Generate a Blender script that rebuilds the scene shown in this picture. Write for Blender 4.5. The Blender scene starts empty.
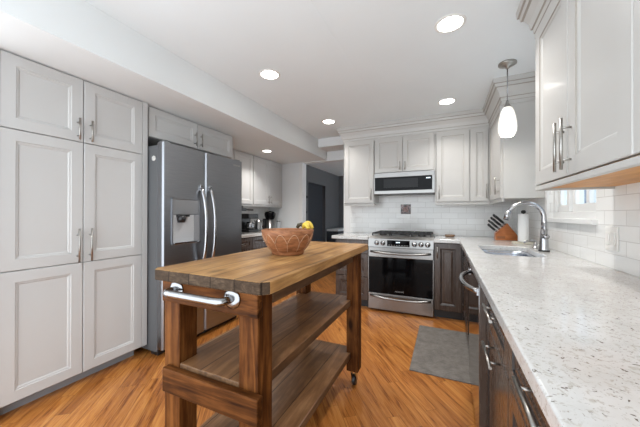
import bpy, bmesh, math, random
from mathutils import Vector, Matrix
random.seed(7)
SC = bpy.context.scene
COL = SC.collection

# ------------------------------------------------------------------ camera
YAW, PITCH, ROLL, CAM_H, FPX = 0.4294, 0.0028, 0.0019, 1.194, 274.07
cd = bpy.data.cameras.new('camera')
cam = bpy.data.objects.new('camera', cd); COL.objects.link(cam)
cd.sensor_fit = 'HORIZONTAL'; cd.sensor_width = 36.0; cd.lens = FPX * 36.0 / 640.0
cd.clip_start = 0.02
fw = Vector((-math.sin(YAW) * math.cos(PITCH), math.cos(YAW) * math.cos(PITCH), math.sin(PITCH)))
rt = Vector((math.cos(YAW), math.sin(YAW), 0)); up = rt.cross(fw)
rt, up = rt * math.cos(ROLL) + up * math.sin(ROLL), up * math.cos(ROLL) - rt * math.sin(ROLL)
cam.matrix_world = Matrix(((rt.x, up.x, -fw.x, 0), (rt.y, up.y, -fw.y, 0), (rt.z, up.z, -fw.z, CAM_H), (0, 0, 0, 1)))
SC.camera = cam

# ------------------------------------------------------------------ world, exposure
W = bpy.data.worlds.new('daylight'); SC.world = W; W.use_nodes = True
bg = W.node_tree.nodes['Background']
bg.inputs[0].default_value = (0.87, 0.94, 1.0, 1); bg.inputs[1].default_value = 2.15
SC.view_settings.view_transform = 'Standard'
try: SC.view_settings.look = 'None'
except Exception: pass
SC.view_settings.gamma = 1.0
SC.view_settings.use_curve_mapping = False
SC.view_settings.exposure = 0.80
DOWNLIGHT_W = 4.7
PENDANT_W = 2.0

# ------------------------------------------------------------------ mesh helpers
def newbm(): return bmesh.new()
def bx(bm, x0, x1, y0, y1, z0, z1, bev=0.0, mi=0):
    if x0 > x1: x0, x1 = x1, x0
    if y0 > y1: y0, y1 = y1, y0
    if z0 > z1: z0, z1 = z1, z0
    r = bmesh.ops.create_cube(bm, size=1.0)
    vs = r['verts']
    for v in vs:
        v.co = Vector(((x0 + x1) / 2 + v.co.x * (x1 - x0), (y0 + y1) / 2 + v.co.y * (y1 - y0), (z0 + z1) / 2 + v.co.z * (z1 - z0)))
    fs = {f for v in vs for f in v.link_faces}
    for f in fs: f.material_index = mi
    if bev > 0:
        es = {e for v in vs for e in v.link_edges}
        b = min(bev, 0.45 * min(x1 - x0, y1 - y0, z1 - z0))
        rr = bmesh.ops.bevel(bm, geom=list(es), offset=b, offset_type='OFFSET', segments=2, profile=0.5, affect='EDGES')
        for f in rr['faces']: f.material_index = mi
    return bm
def tube(bm, pts, r, seg=12, mi=0, cap=True, closed=False):
    pts = [Vector(p) for p in pts]; n = len(pts)
    rs = r if isinstance(r, (list, tuple)) else [r] * n
    rings = []; nrm = None
    for i in range(n):
        if closed: t = (pts[(i + 1) % n] - pts[i - 1]).normalized()
        elif i == 0: t = (pts[1] - pts[0]).normalized()
        elif i == n - 1: t = (pts[-1] - pts[-2]).normalized()
        else: t = ((pts[i + 1] - pts[i]).normalized() + (pts[i] - pts[i - 1]).normalized()).normalized()
        if nrm is None:
            a = Vector((0, 0, 1)) if abs(t.z) < 0.9 else Vector((1, 0, 0))
            nrm = (a - t * a.dot(t)).normalized()
        else: nrm = (nrm - t * nrm.dot(t)).normalized()
        b = t.cross(nrm)
        rings.append([bm.verts.new(pts[i] + (nrm * math.cos(2 * math.pi * k / seg) + b * math.sin(2 * math.pi * k / seg)) * rs[i]) for k in range(seg)])
    for i in range(n if closed else n - 1):
        A, B = rings[i], rings[(i + 1) % n]
        for k in range(seg):
            f = bm.faces.new((A[k], A[(k + 1) % seg], B[(k + 1) % seg], B[k])); f.smooth = True; f.material_index = mi
    if cap and not closed:
        f = bm.faces.new(rings[0][::-1]); f.material_index = mi
        f = bm.faces.new(rings[-1]); f.material_index = mi
    return bm
def lathe(bm, prof, c=(0, 0, 0), seg=32, mi=0, axis='z', smooth=True):
    rings = []
    c = Vector(c)
    def at(r, h, k):
        a = 2 * math.pi * k / seg; p, q = r * math.cos(a), r * math.sin(a)
        return c + (Vector((p, q, h)) if axis == 'z' else Vector((h, p, q)) if axis == 'x' else Vector((p, h, q)))
    for r, h in prof:
        if r <= 1e-6: rings.append([bm.verts.new(at(0, h, 0))])
        else: rings.append([bm.verts.new(at(r, h, k)) for k in range(seg)])
    for A, B in zip(rings, rings[1:]):
        for k in range(seg):
            l = (k + 1) % seg
            if len(A) == 1 and len(B) == 1: continue
            if len(A) == 1: f = bm.faces.new((A[0], B[k], B[l]))
            elif len(B) == 1: f = bm.faces.new((A[k], A[l], B[0]))
            else: f = bm.faces.new((A[k], A[l], B[l], B[k]))
            f.smooth = smooth; f.material_index = mi
    return bm
def prism(bm, poly, axis, a, b, mi=0):
    def mk(p, q, h):
        return {'x': (h, p, q), 'y': (p, h, q), 'z': (p, q, h)}[axis]
    A = [bm.verts.new(mk(p, q, a)) for p, q in poly]; B = [bm.verts.new(mk(p, q, b)) for p, q in poly]
    fs = [bm.faces.new(A), bm.faces.new(B[::-1])]
    n = len(poly)
    for i in range(n): fs.append(bm.faces.new((A[i], B[i], B[(i + 1) % n], A[(i + 1) % n])))
    for f in fs: f.material_index = mi
    return bm
def plate_with_hole(bm, outer, inner, z0, z1):
    es = []
    for loop in (outer, inner):
        vs = [bm.verts.new((x, y, z1)) for x, y in loop]
        for i in range(len(vs)): es.append(bm.edges.new((vs[i], vs[(i + 1) % len(vs)])))
    r = bmesh.ops.triangle_fill(bm, edges=es, use_beauty=True)
    fs = [g for g in r['geom'] if isinstance(g, bmesh.types.BMFace)]
    ex = bmesh.ops.extrude_face_region(bm, geom=fs)
    for g in ex['geom']:
        if isinstance(g, bmesh.types.BMVert): g.co.z = z0
    return bm
def rrect(x0, x1, y0, y1, r, n=6):
    out = []
    for cx, cy, a0 in ((x1 - r, y1 - r, 0), (x0 + r, y1 - r, 90), (x0 + r, y0 + r, 180), (x1 - r, y0 + r, 270)):
        for k in range(n + 1):
            a = math.radians(a0 + 90 * k / n); out.append((cx + r * math.cos(a), cy + r * math.sin(a)))
    return out
def sweep_profile(bm, path, prof, out_side, glaze=()):
    """moulding: prof = [(offset outward, z)], path = horizontal polyline, mitred corners"""
    P = [Vector((p[0], p[1])) for p in path]; n = len(P); rows = []
    def nor(a, b):
        d = (b - a).normalized(); return Vector((d.y, -d.x)) * out_side
    for i in range(n):
        if i == 0: m = nor(P[0], P[1])
        elif i == n - 1: m = nor(P[-2], P[-1])
        else:
            n1, n2 = nor(P[i - 1], P[i]), nor(P[i], P[i + 1]); m = (n1 + n2) / (1 + n1.dot(n2))
        rows.append([bm.verts.new((P[i].x + m.x * o, P[i].y + m.y * o, z)) for o, z in prof])
    k = len(prof)
    for A, B in zip(rows, rows[1:]):
        for j in range(k):
            f = bm.faces.new((A[j], A[(j + 1) % k], B[(j + 1) % k], B[j])); f.material_index = 1 if j in glaze else 0
    bm.faces.new(rows[0]); bm.faces.new(rows[-1][::-1])
    return bm

# ------------------------------------------------------------------ objects
def root_loc(o):
    v = Vector((0, 0, 0))
    while o is not None: v += o.location; o = o.parent
    return v
def obj(name, bm, mats, parent=None, label=None, loc=None, kind=None):
    bmesh.ops.remove_doubles(bm, verts=bm.verts, dist=1e-6)
    bmesh.ops.recalc_face_normals(bm, faces=bm.faces)
    me = bpy.data.meshes.new(name)
    off = root_loc(parent) if parent is not None else Vector(loc or (0, 0, 0))
    bmesh.ops.translate(bm, verts=bm.verts, vec=-off)
    bm.to_mesh(me); bm.free()
    for m in (mats if isinstance(mats, (list, tuple)) else [mats]): me.materials.append(m)
    o = bpy.data.objects.new(name, me); COL.objects.link(o)
    if parent is not None: o.parent = parent
    else: o.location = off
    if label: o['label'] = label
    if kind: o['kind'] = kind
    return o
def thing(name, label, cat, loc, group=None):
    o = bpy.data.objects.new(name, None); COL.objects.link(o); o.location = loc
    o.empty_display_size = 0.05
    o['label'] = label; o['category'] = cat
    if group: o['group'] = group
    return o
def tag(o, label, cat, group=None):
    o['label'] = label; o['category'] = cat
    if group: o['group'] = group
    return o
def struct(name, bm, m, parent=None):
    o = obj(name, bm, m, parent)
    if parent is None: o['kind'] = 'structure'
    return o
def text_mesh(body, size, depth, M, mat, parent, name):
    cu = bpy.data.curves.new(name, 'FONT'); cu.body = body; cu.size = size; cu.extrude = depth
    cu.align_x = 'CENTER'; cu.align_y = 'CENTER'; cu.resolution_u = 2
    t = bpy.data.objects.new('tmp', cu); COL.objects.link(t)
    me = bpy.data.meshes.new_from_object(t.evaluated_get(bpy.context.evaluated_depsgraph_get()))
    bpy.data.objects.remove(t); bpy.data.curves.remove(cu)
    me.transform(Matrix.Translation(-root_loc(parent)) @ M); me.name = name
    me.materials.clear(); me.materials.append(mat)
    o = bpy.data.objects.new(name, me); COL.objects.link(o); o.parent = parent
    return o

# ------------------------------------------------------------------ materials
def mat(name, col, rough=0.5, metal=0.0, coat=0.0, emit=None, estr=0.0, spec=0.5, coat_rough=0.1):
    m = bpy.data.materials.new(name); m.use_nodes = True
    b = m.node_tree.nodes['Principled BSDF']
    b.inputs['Base Color'].default_value = (*col, 1); b.inputs['Roughness'].default_value = rough
    b.inputs['Metallic'].default_value = metal; b.inputs['Coat Weight'].default_value = coat
    b.inputs['Coat Roughness'].default_value = coat_rough
    b.inputs['Specular IOR Level'].default_value = spec
    if emit:
        b.inputs['Emission Color'].default_value = (*emit, 1); b.inputs['Emission Strength'].default_value = estr
    return m
class NT:
    def __init__(s, m): s.t = m.node_tree; s.b = s.t.nodes['Principled BSDF']
    def n(s, typ, **kw):
        x = s.t.nodes.new(typ)
        for k, v in kw.items(): setattr(x, k, v)
        return x
    def l(s, a, b): s.t.links.new(a, b)
    def math(s, op, a, b=None, c=None):
        x = s.n('ShaderNodeMath', operation=op)
        for i, v in enumerate((a, b, c)):
            if v is None: continue
            if hasattr(v, 'links'): s.l(v, x.inputs[i])
            else: x.inputs[i].default_value = v
        return x.outputs[0]
    def coords(s, rot=(0, 0, 0), scale=(1, 1, 1)):
        g = s.n('ShaderNodeNewGeometry'); mp = s.n('ShaderNodeMapping')
        mp.inputs['Rotation'].default_value = rot; mp.inputs['Scale'].default_value = scale
        s.l(g.outputs['Position'], mp.inputs['Vector']); return mp.outputs[0]
    def noise(s, vec, scale, detail=4, rough=0.55, dist=0.0):
        x = s.n('ShaderNodeTexNoise'); x.inputs['Scale'].default_value = scale; x.inputs['Detail'].default_value = detail
        x.inputs['Roughness'].default_value = rough; x.inputs['Distortion'].default_value = dist
        s.l(vec, x.inputs['Vector']); return x.outputs[0]
    def ramp(s, fac, stops):
        x = s.n('ShaderNodeValToRGB'); e = x.color_ramp.elements
        while len(e) < len(stops): e.new(0.5)
        for i, (p, c) in enumerate(stops): e[i].position = p; e[i].color = (*c, 1)
        s.l(fac, x.inputs[0]); return x.outputs[0]
    def mix(s, fac, a, b, mode='MIX'):
        x = s.n('ShaderNodeMix', data_type='RGBA', blend_type=mode)
        for i, v in ((0, fac), (6, a), (7, b)):
            if hasattr(v, 'links'): s.l(v, x.inputs[i])
            else: x.inputs[i].default_value = v if i == 0 else (*v, 1)
        return x.outputs[2]
    def bump(s, h, strength=0.2, dist=0.002):
        x = s.n('ShaderNodeBump'); x.inputs['Strength'].default_value = strength; x.inputs['Distance'].default_value = dist
        s.l(h, x.inputs['Height']); s.l(x.outputs[0], s.b.inputs['Normal'])
def paint(name, col, rough=0.45, var=0.03, coat=0.0):
    m = mat(name, col, rough, coat=coat); t = NT(m); v = t.coords()
    n = t.noise(v, 3.0, 3)
    t.l(t.ramp(n, [(0.3, tuple(c * (1 - var) for c in col)), (0.7, tuple(min(1, c * (1 + var)) for c in col))]), t.b.inputs['Base Color'])
    t.bump(t.noise(v, 180.0, 2), 0.05, 0.001)
    return m
def metal(name, col, rough=0.3, brush=None, var=0.12):
    m = mat(name, col, rough, 1.0); t = NT(m)
    if brush is not None:
        v = t.coords(scale=brush); n = t.noise(v, 1.0, 3)
        t.l(t.ramp(n, [(0.3, tuple(c * (1 - var) for c in col)), (0.7, tuple(c * (1 + var) for c in col))]), t.b.inputs['Base Color'])
        t.l(t.math('MULTIPLY_ADD', n, 0.12, rough - 0.06), t.b.inputs['Roughness'])
    return m
def wood(name, dark, mid, light, stretch, rough=0.5, coat=0.0, plank=None, plank_var=0.35, knots=True, bump=0.25, lo=0.36, hi=0.64, spec=0.3):
    """grain runs along the axis with the small stretch factor; plank = (axis index, width)"""
    m = mat(name, mid, rough, coat=coat, coat_rough=0.18, spec=spec); t = NT(m); v0 = t.coords(); vbase = v0
    if plank:
        sep = t.n('ShaderNodeSeparateXYZ'); t.l(v0, sep.inputs[0])
        pd = t.math('DIVIDE', sep.outputs[plank[0]], plank[1])
        idx = t.math('FLOOR', pd); fr = t.math('FRACT', pd)
        wn = t.n('ShaderNodeTexWhiteNoise', noise_dimensions='1D'); t.l(idx, wn.inputs['W'])
        add = t.n('ShaderNodeVectorMath', operation='MULTIPLY_ADD'); t.l(wn.outputs['Color'], add.inputs[0]); add.inputs[1].default_value = (7, 7, 7); t.l(v0, add.inputs[2])
        v0 = add.outputs[0]
    def stretched(k):
        mp = t.n('ShaderNodeMapping'); mp.inputs['Scale'].default_value = tuple(q * k for q in stretch); t.l(v0, mp.inputs['Vector']); return mp.outputs[0]
    n1 = t.noise(stretched(1.0), 1.0, 5, 0.6, 1.8)
    n2 = t.noise(stretched(5.0), 1.0, 4, 0.6, 0.5)
    n3 = t.noise(v0, 7.0, 3, 0.55)
    g = t.math('ADD', t.math('ADD', t.math('MULTIPLY', n1, 0.55), t.math('MULTIPLY', n2, 0.22)), t.math('MULTIPLY', n3, 0.23))
    col = t.ramp(g, [(lo, dark), (0.50, mid), (hi, light)])
    if knots:
        mpk = t.n('ShaderNodeMapping'); mpk.inputs['Scale'].default_value = tuple(5.0 if q > 5 else 2.2 for q in stretch); t.l(v0, mpk.inputs['Vector'])
        vo = t.n('ShaderNodeTexVoronoi'); vo.inputs['Scale'].default_value = 1.0; t.l(mpk.outputs[0], vo.inputs['Vector'])
        wob = t.math('ADD', vo.outputs['Distance'], t.math('MULTIPLY', t.math('SUBTRACT', n2, 0.5), 0.10))
        k = t.ramp(wob, [(0.05, (1, 1, 1)), (0.13, (0, 0, 0))])
        col = t.mix(t.math('MULTIPLY', k, 0.85), col, tuple(c * 0.40 for c in dark))
    if plank:
        col = t.mix(plank_var, col, t.mix(wn.outputs['Value'], dark, light))
        ed = t.math('MINIMUM', fr, t.math('SUBTRACT', 1.0, fr))
        sm = t.ramp(ed, [(0.012, (1, 1, 1)), (0.03, (0, 0, 0))])
        col = t.mix(t.math('MULTIPLY', sm, 0.75), col, tuple(c * 0.35 for c in dark))
    t.l(col, t.b.inputs['Base Color'])
    t.l(t.math('MULTIPLY_ADD', n2, 0.2, rough - 0.1), t.b.inputs['Roughness'])
    t.bump(g, bump, 0.003)
    return m

M = {}
M['ceiling'] = paint('ceiling_paint', (0.81, 0.86, 0.88), 0.7, 0.01)
M['wall'] = paint('wall_paint', (0.74, 0.755, 0.76), 0.6, 0.015)
M['soffit'] = paint('soffit_paint', (0.735, 0.755, 0.755), 0.6, 0.01)
M['cab'] = paint('white_cabinet_paint', (0.53, 0.525, 0.515), 0.38, 0.012)
M['cabg'] = paint('glazed_cabinet_paint', (0.50, 0.49, 0.47), 0.34, 0.012, coat=0.08)
M['glaze'] = mat('taupe_glaze', (0.34, 0.31, 0.27), 0.4)
M['trim'] = paint('trim_paint', (0.76, 0.76, 0.75), 0.35, 0.01)
M['toe'] = paint('grey_toe_kick', (0.30, 0.315, 0.33), 0.35, 0.03)
M['slate'] = paint('slate_wall_paint', (0.125, 0.128, 0.132), 0.6, 0.02)
M['doorway_shade_console'] = paint('charcoal_doorway_console', (0.035, 0.04, 0.048), 0.5, 0.02)  # black console body, also the painted-in dark of the far doorway
M['black'] = mat('black_plastic', (0.012, 0.012, 0.013), 0.35)
M['iron'] = mat('cast_iron', (0.015, 0.015, 0.016), 0.6)
M['bglass'] = mat('black_glass', (0.003, 0.003, 0.0035), 0.06, spec=0.10)
M['towel_steel'] = metal('towel_bar_steel', (0.30, 0.30, 0.305), 0.2)
M['nickel'] = metal('brushed_nickel', (0.40, 0.385, 0.36), 0.33, (8, 8, 300))
M['chrome'] = metal('polished_steel', (0.42, 0.42, 0.43), 0.2)
M['fridge'] = metal('dark_stainless', (0.30, 0.31, 0.33), 0.34, (200, 6, 400), 0.08)
M['fridge_side'] = mat('grey_enamel', (0.12, 0.125, 0.13), 0.4)
M['steel'] = metal('stainless_steel', (0.28, 0.273, 0.265), 0.3, (4, 200, 400), 0.05)
M['sink'] = metal('sink_steel', (0.50, 0.53, 0.58), 0.22, (200, 8, 60), 0.06)
M['dw'] = metal('dark_mirror_steel', (0.36, 0.35, 0.35), 0.08)
M['white_glass'] = mat('lit_opal_glass', (0.95, 0.94, 0.92), 0.25, emit=(1.0, 0.93, 0.82), estr=0.32)
M['diffuser'] = mat('lamp_diffuser', (0.95, 0.95, 0.95), 0.4, emit=(1.0, 0.97, 0.92), estr=9.0)
M['paper'] = paint('paper', (0.85, 0.85, 0.84), 0.9, 0.01)
M['white_plastic'] = mat('white_plastic', (0.78, 0.77, 0.74), 0.35)
M['yellow'] = paint('banana_peel', (0.72, 0.50, 0.06), 0.45, 0.15)
M['brown_tip'] = mat('banana_stem', (0.06, 0.045, 0.02), 0.6)
M['lcd'] = mat('lit_digits', (0.3, 0.35, 0.4), 0.4, emit=(0.7, 0.85, 1.0), estr=1.2)
M['letter'] = mat('pale_lettering', (0.45, 0.45, 0.45), 0.4)
M['grey_plastic'] = mat('grey_plastic', (0.22, 0.225, 0.235), 0.35)
M['light_grey'] = mat('light_grey_panel', (0.40, 0.41, 0.42), 0.35)
M['birch'] = wood('birch_underside', (0.48, 0.20, 0.04), (0.62, 0.28, 0.065), (0.74, 0.37, 0.10), (10, 1.5, 10), 0.45, knots=False)
M['base'] = wood('grey_brown_cabinet_stain', (0.056, 0.037, 0.027), (0.068, 0.045, 0.034), (0.081, 0.055, 0.042), (14, 14, 1.5), 0.26, coat=0.3, knots=False, bump=0.05)
M['base_h'] = M['base']
M['island_top'] = wood('island_top_boards', (0.115, 0.050, 0.016), (0.345, 0.175, 0.062), (0.54, 0.315, 0.125), (13, 1.1, 13), 0.36, lo=0.39, hi=0.61, coat=0.12, spec=0.15, plank=(0, 0.105), plank_var=0.28)
M['island_end'] = wood('island_end_grain', (0.018, 0.011, 0.007), (0.052, 0.033, 0.021), (0.11, 0.073, 0.046), (22, 22, 40), 0.65, spec=0.08, plank=(0, 0.105), plank_var=0.2)
M['island_leg'] = wood('island_leg_stain', (0.014, 0.0045, 0.0012), (0.070, 0.022, 0.0050), (0.165, 0.060, 0.015), (17, 17, 1.4), 0.55, spec=0.08)
M['island_rail'] = wood('island_rail_stain', (0.014, 0.0045, 0.0012), (0.068, 0.022, 0.0050), (0.16, 0.058, 0.015), (1.5, 17, 17), 0.55, spec=0.08)
M['island_side'] = wood('island_side_stain', (0.045, 0.022, 0.010), (0.10, 0.050, 0.023), (0.18, 0.098, 0.048), (18, 2.0, 18), 0.5)
M['island_shelf'] = wood('island_shelf_boards', (0.065, 0.026, 0.010), (0.18, 0.083, 0.033), (0.33, 0.18, 0.085), (15, 1.6, 15), 0.40, coat=0.2, plank=(0, 0.14), plank_var=0.25)
M['bowl'] = wood('carved_bowl_wood', (0.14, 0.050, 0.020), (0.29, 0.115, 0.048), (0.42, 0.195, 0.09), (7, 7, 26), 0.5, knots=False)
M['block'] = wood('knife_block_wood', (0.30, 0.085, 0.022), (0.42, 0.135, 0.038), (0.52, 0.19, 0.06), (3, 12, 12), 0.35, coat=0.3, knots=False)

def make_tile():
    m = mat('subway_tile', (0.75, 0.75, 0.73), 0.12); t = NT(m)
    g = t.n('ShaderNodeNewGeometry'); s = t.n('ShaderNodeSeparateXYZ'); t.l(g.outputs['Position'], s.inputs[0])
    c = t.n('ShaderNodeCombineXYZ'); t.l(t.math('ADD', s.outputs[0], t.math('MULTIPLY', s.outputs[1], 1.0)), c.inputs[0])
    t.l(t.math('SUBTRACT', s.outputs[2], 0.914), c.inputs[1])
    b = t.n('ShaderNodeTexBrick'); t.l(c.outputs[0], b.inputs['Vector'])
    b.inputs['Color1'].default_value = (0.78, 0.78, 0.765, 1); b.inputs['Color2'].default_value = (0.87, 0.87, 0.855, 1)
    b.inputs['Mortar'].default_value = (0.66, 0.65, 0.63, 1); b.inputs['Scale'].default_value = 1.0
    b.inputs['Mortar Size'].default_value = 0.0022; b.inputs['Mortar Smooth'].default_value = 0.2
    b.inputs['Brick Width'].default_value = 0.20; b.inputs['Row Height'].default_value = 0.0755
    t.l(b.outputs['Color'], t.b.inputs['Base Color'])
    wob = t.noise(g.outputs['Position'], 9.0, 2)
    h = t.math('ADD', t.math('MULTIPLY', b.outputs['Fac'], -1.0), t.math('MULTIPLY', wob, 1.6))
    t.bump(h, 0.35, 0.003)
    return m
M['tile'] = make_tile()
def make_quartz():
    m = mat('speckled_quartz', (0.7, 0.7, 0.68), 0.13, coat=0.1, coat_rough=0.05); t = NT(m); v = t.coords()
    cl = t.noise(v, 9.0, 4, 0.6); base = t.ramp(cl, [(0.3, (0.56, 0.555, 0.54)), (0.7, (0.67, 0.665, 0.655))])
    for sc, lo, hi, c in ((70.0, 0.36, 0.43, (0.50, 0.48, 0.445)), (150.0, 0.33, 0.39, (0.38, 0.355, 0.32)), (85.0, 0.315, 0.35, (0.15, 0.13, 0.11))):
        n = t.noise(v, sc, 3, 0.55, 0.8)
        base = t.mix(t.ramp(n, [(lo, (1, 1, 1)), (hi, (0, 0, 0))]), base, c)
    t.l(base, t.b.inputs['Base Color']); return m
M['quartz'] = make_quartz()
def make_floor():
    m = mat('oak_strip_floor', (0.45, 0.2, 0.07), 0.3, coat=0.12, coat_rough=0.2, spec=0.35); t = NT(m)
    g = t.n('ShaderNodeNewGeometry')
    ang = math.atan2(-0.79, 0.61)
    mp = t.n('ShaderNodeMapping'); mp.inputs['Rotation'].default_value = (0, 0, -ang); t.l(g.outputs['Position'], mp.inputs['Vector'])
    s = t.n('ShaderNodeSeparateXYZ'); t.l(mp.outputs[0], s.inputs[0])
    Wd, Ln = 0.083, 0.95
    vv = t.math('DIVIDE', s.outputs[1], Wd); row = t.math('FLOOR', vv)
    w1 = t.n('ShaderNodeTexWhiteNoise', noise_dimensions='1D'); t.l(row, w1.inputs['W'])
    uu = t.math('ADD', t.math('DIVIDE', s.outputs[0], Ln), t.math('MULTIPLY', w1.outputs['Value'], 5.0)); colm = t.math('FLOOR', uu)
    c2 = t.n('ShaderNodeCombineXYZ'); t.l(row, c2.inputs[0]); t.l(colm, c2.inputs[1])
    w2 = t.n('ShaderNodeTexWhiteNoise', noise_dimensions='2D'); t.l(c2.outputs[0], w2.inputs['Vector'])
    off = t.n('ShaderNodeVectorMath', operation='MULTIPLY_ADD'); t.l(w2.outputs['Color'], off.inputs[0]); off.inputs[1].default_value = (9, 9, 9); t.l(mp.outputs[0], off.inputs[2])
    st = t.n('ShaderNodeMapping'); st.inputs['Scale'].default_value = (1.8, 20, 1); t.l(off.outputs[0], st.inputs['Vector'])
    n1 = t.noise(st.outputs[0], 1.0, 6, 0.62, 1.6)
    st2 = t.n('ShaderNodeMapping'); st2.inputs['Scale'].default_value = (6, 160, 1); t.l(off.outputs[0], st2.inputs['Vector'])
    n2 = t.noise(st2.outputs[0], 1.0, 3, 0.6)
    gr = t.math('ADD', t.math('MULTIPLY', n1, 0.66), t.math('MULTIPLY', n2, 0.34))
    colr = t.ramp(gr, [(0.38, (0.17, 0.048, 0.009)), (0.475, (0.385, 0.138, 0.029)), (0.60, (0.51, 0.22, 0.057))])
    tone = t.ramp(w2.outputs['Value'], [(0.0, (0.78, 0.72, 0.66)), (0.5, (0.96, 0.94, 0.92)), (1.0, (1.08, 1.10, 1.12))])
    colr = t.mix(1.0, colr, tone, 'MULTIPLY')
    fy = t.math('FRACT', vv); fx = t.math('FRACT', uu)
    ey = t.math('MINIMUM', fy, t.math('SUBTRACT', 1.0, fy)); ex = t.math('MULTIPLY', t.math('MINIMUM', fx, t.math('SUBTRACT', 1.0, fx)), Ln / Wd)
    e = t.math('MINIMUM', ex, ey)
    seam = t.ramp(e, [(0.0, (1, 1, 1)), (0.03, (0, 0, 0))])
    colr = t.mix(t.math('MULTIPLY', seam, 0.6), colr, (0.09, 0.03, 0.01))
    t.l(colr, t.b.inputs['Base Color'])
    t.l(t.math('MULTIPLY_ADD', n2, 0.15, 0.24), t.b.inputs['Roughness'])
    t.bump(t.math('SUBTRACT', gr, t.math('MULTIPLY', seam, 0.5)), 0.12, 0.002)
    return m
M['floor'] = make_floor()
def make_rug():
    m = mat('grey_woven_mat', (0.2, 0.19, 0.18), 0.95, spec=0.1); t = NT(m); v = t.coords(scale=(1, 1, 1))
    n = t.noise(t.coords(scale=(60, 350, 60)), 1.0, 3); n2 = t.noise(v, 14.0, 3)
    g = t.math('ADD', t.math('MULTIPLY', n, 0.6), t.math('MULTIPLY', n2, 0.4))
    t.l(t.ramp(g, [(0.35, (0.125, 0.113, 0.102)), (0.65, (0.225, 0.205, 0.185))]), t.b.inputs['Base Color']); t.bump(n, 0.5, 0.003); return m
M['rug'] = make_rug()
def make_plaque():
    m = mat('mottled_stone_tile', (0.1, 0.07, 0.07), 0.25); t = NT(m)
    vo = t.n('ShaderNodeTexVoronoi'); vo.inputs['Scale'].default_value = 45.0; t.l(t.coords(), vo.inputs['Vector'])
    n = t.noise(t.coords(), 40.0, 4)
    t.l(t.ramp(n, [(0.40, (0.035, 0.028, 0.028)), (0.52, (0.12, 0.075, 0.07)), (0.66, (0.38, 0.27, 0.26))]), t.b.inputs['Base Color']); t.bump(vo.outputs[0], 0.3, 0.003); return m
M['plaque'] = make_plaque()
def make_glass(name, tint=(1, 1, 1)):
    m = bpy.data.materials.new(name); m.use_nodes = True; t = m.node_tree; t.nodes.clear()
    o = t.nodes.new('ShaderNodeOutputMaterial'); mx = t.nodes.new('ShaderNodeMixShader'); lw = t.nodes.new('ShaderNodeLayerWeight'); lw.inputs[0].default_value = 0.5
    pw = t.nodes.new('ShaderNodeMath'); pw.operation = 'POWER'; pw.inputs[1].default_value = 5.0; t.links.new(lw.outputs['Facing'], pw.inputs[0])
    fr = t.nodes.new('ShaderNodeMath'); fr.operation = 'MULTIPLY_ADD'; fr.inputs[1].default_value = 0.7; fr.inputs[2].default_value = 0.04; t.links.new(pw.outputs[0], fr.inputs[0])
    tr = t.nodes.new('ShaderNodeBsdfTransparent'); tr.inputs[0].default_value = (*tint, 1); gl = t.nodes.new('ShaderNodeBsdfGlossy'); gl.inputs['Roughness'].default_value = 0.02
    t.links.new(fr.outputs[0], mx.inputs[0]); t.links.new(tr.outputs[0], mx.inputs[1]); t.links.new(gl.outputs[0], mx.inputs[2]); t.links.new(mx.outputs[0], o.inputs[0]); return m
M['glass'] = make_glass('window_glass', (0.93, 0.97, 1.0))
M['amber'] = make_glass('brown_glass', (0.45, 0.25, 0.10))

# ------------------------------------------------------------------ key planes
XL = -2.31          # pantry door faces
XFW = -3.12         # far left wall
XS = -1.887         # soffit face
ZS = 2.14; ZC = 2.42
YB = 4.05           # back wall face
YP = 4.40           # wall with the doorway
XW = 0.79           # right wall face
YU = 3.72           # back upper cabinet faces
XU = 0.460          # right upper cabinet faces
ZU = 1.35; ZUT = 2.23
ZT = 0.914
XD = 0.175          # right base cabinet faces
Y0 = -0.5           # how far the room runs back past the camera

# ------------------------------------------------------------------ structure
b = newbm(); bx(b, XFW - 0.15, 1.0, Y0, 8.4, -0.1, 0); struct('floor', b, M['floor'])
b = newbm(); bx(b, XFW - 0.15, 1.0, Y0, 8.4, ZC, ZC + 0.1); bx(b, -0.704, -0.700, 1.2, 3.6, ZC - 0.0015, ZC); struct('ceiling', b, M['ceiling'])
b = newbm(); bx(b, XFW - 0.15, XFW, 0.56, YP, 0, ZC); bx(b, XFW, XL + 0.004, 0.56, 0.655, 0, ZC); struct('wall_left', b, M['wall'])
b = newbm(); bx(b, XFW, XS, Y0, YP, ZS, ZC); struct('soffit', b, M['soffit'])
# right wall with the window opening
WY0, WY1, WZ0, WZ1 = 2.10, 2.90, 1.165, 2.02
b = newbm()
bx(b, XW, XW + 0.16, Y0, WY0, 0, ZC); bx(b, XW, XW + 0.16, WY1, YB + 0.35, 0, ZC)
bx(b, XW, XW + 0.16, WY0, WY1, 0, WZ0); bx(b, XW, XW + 0.16, WY0, WY1, WZ1, ZC)
struct('wall_right', b, M['tile'])
b = newbm(); bx(b, -1.335, XW, YB, YP + 0.1, 0, ZC); struct('wall_back', b, M['tile'])
b = newbm(); bx(b, -1.445, -1.335, YB - 0.006, YP + 0.1, 0, ZC); struct('trim_1', b, M['trim'])
# pier left of the doorway and the stepped header above it
b = newbm(); bx(b, XFW, -2.42, YP, YP + 0.12, 0, ZC); struct('wall_pier', b, M['wall'])
b = newbm(); bx(b, -2.43, -2.36, YP - 0.012, YP + 0.132, 0, ZS, 0.003); struct('trim_2', b, M['trim'])
b = newbm(); bx(b, XS, -1.445, YB, YP, 2.285, ZC); bx(b, -2.43, -1.445, YP, YP + 0.12, 2.125, ZC); struct('ceiling_beam', b, M['wall'])
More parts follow.
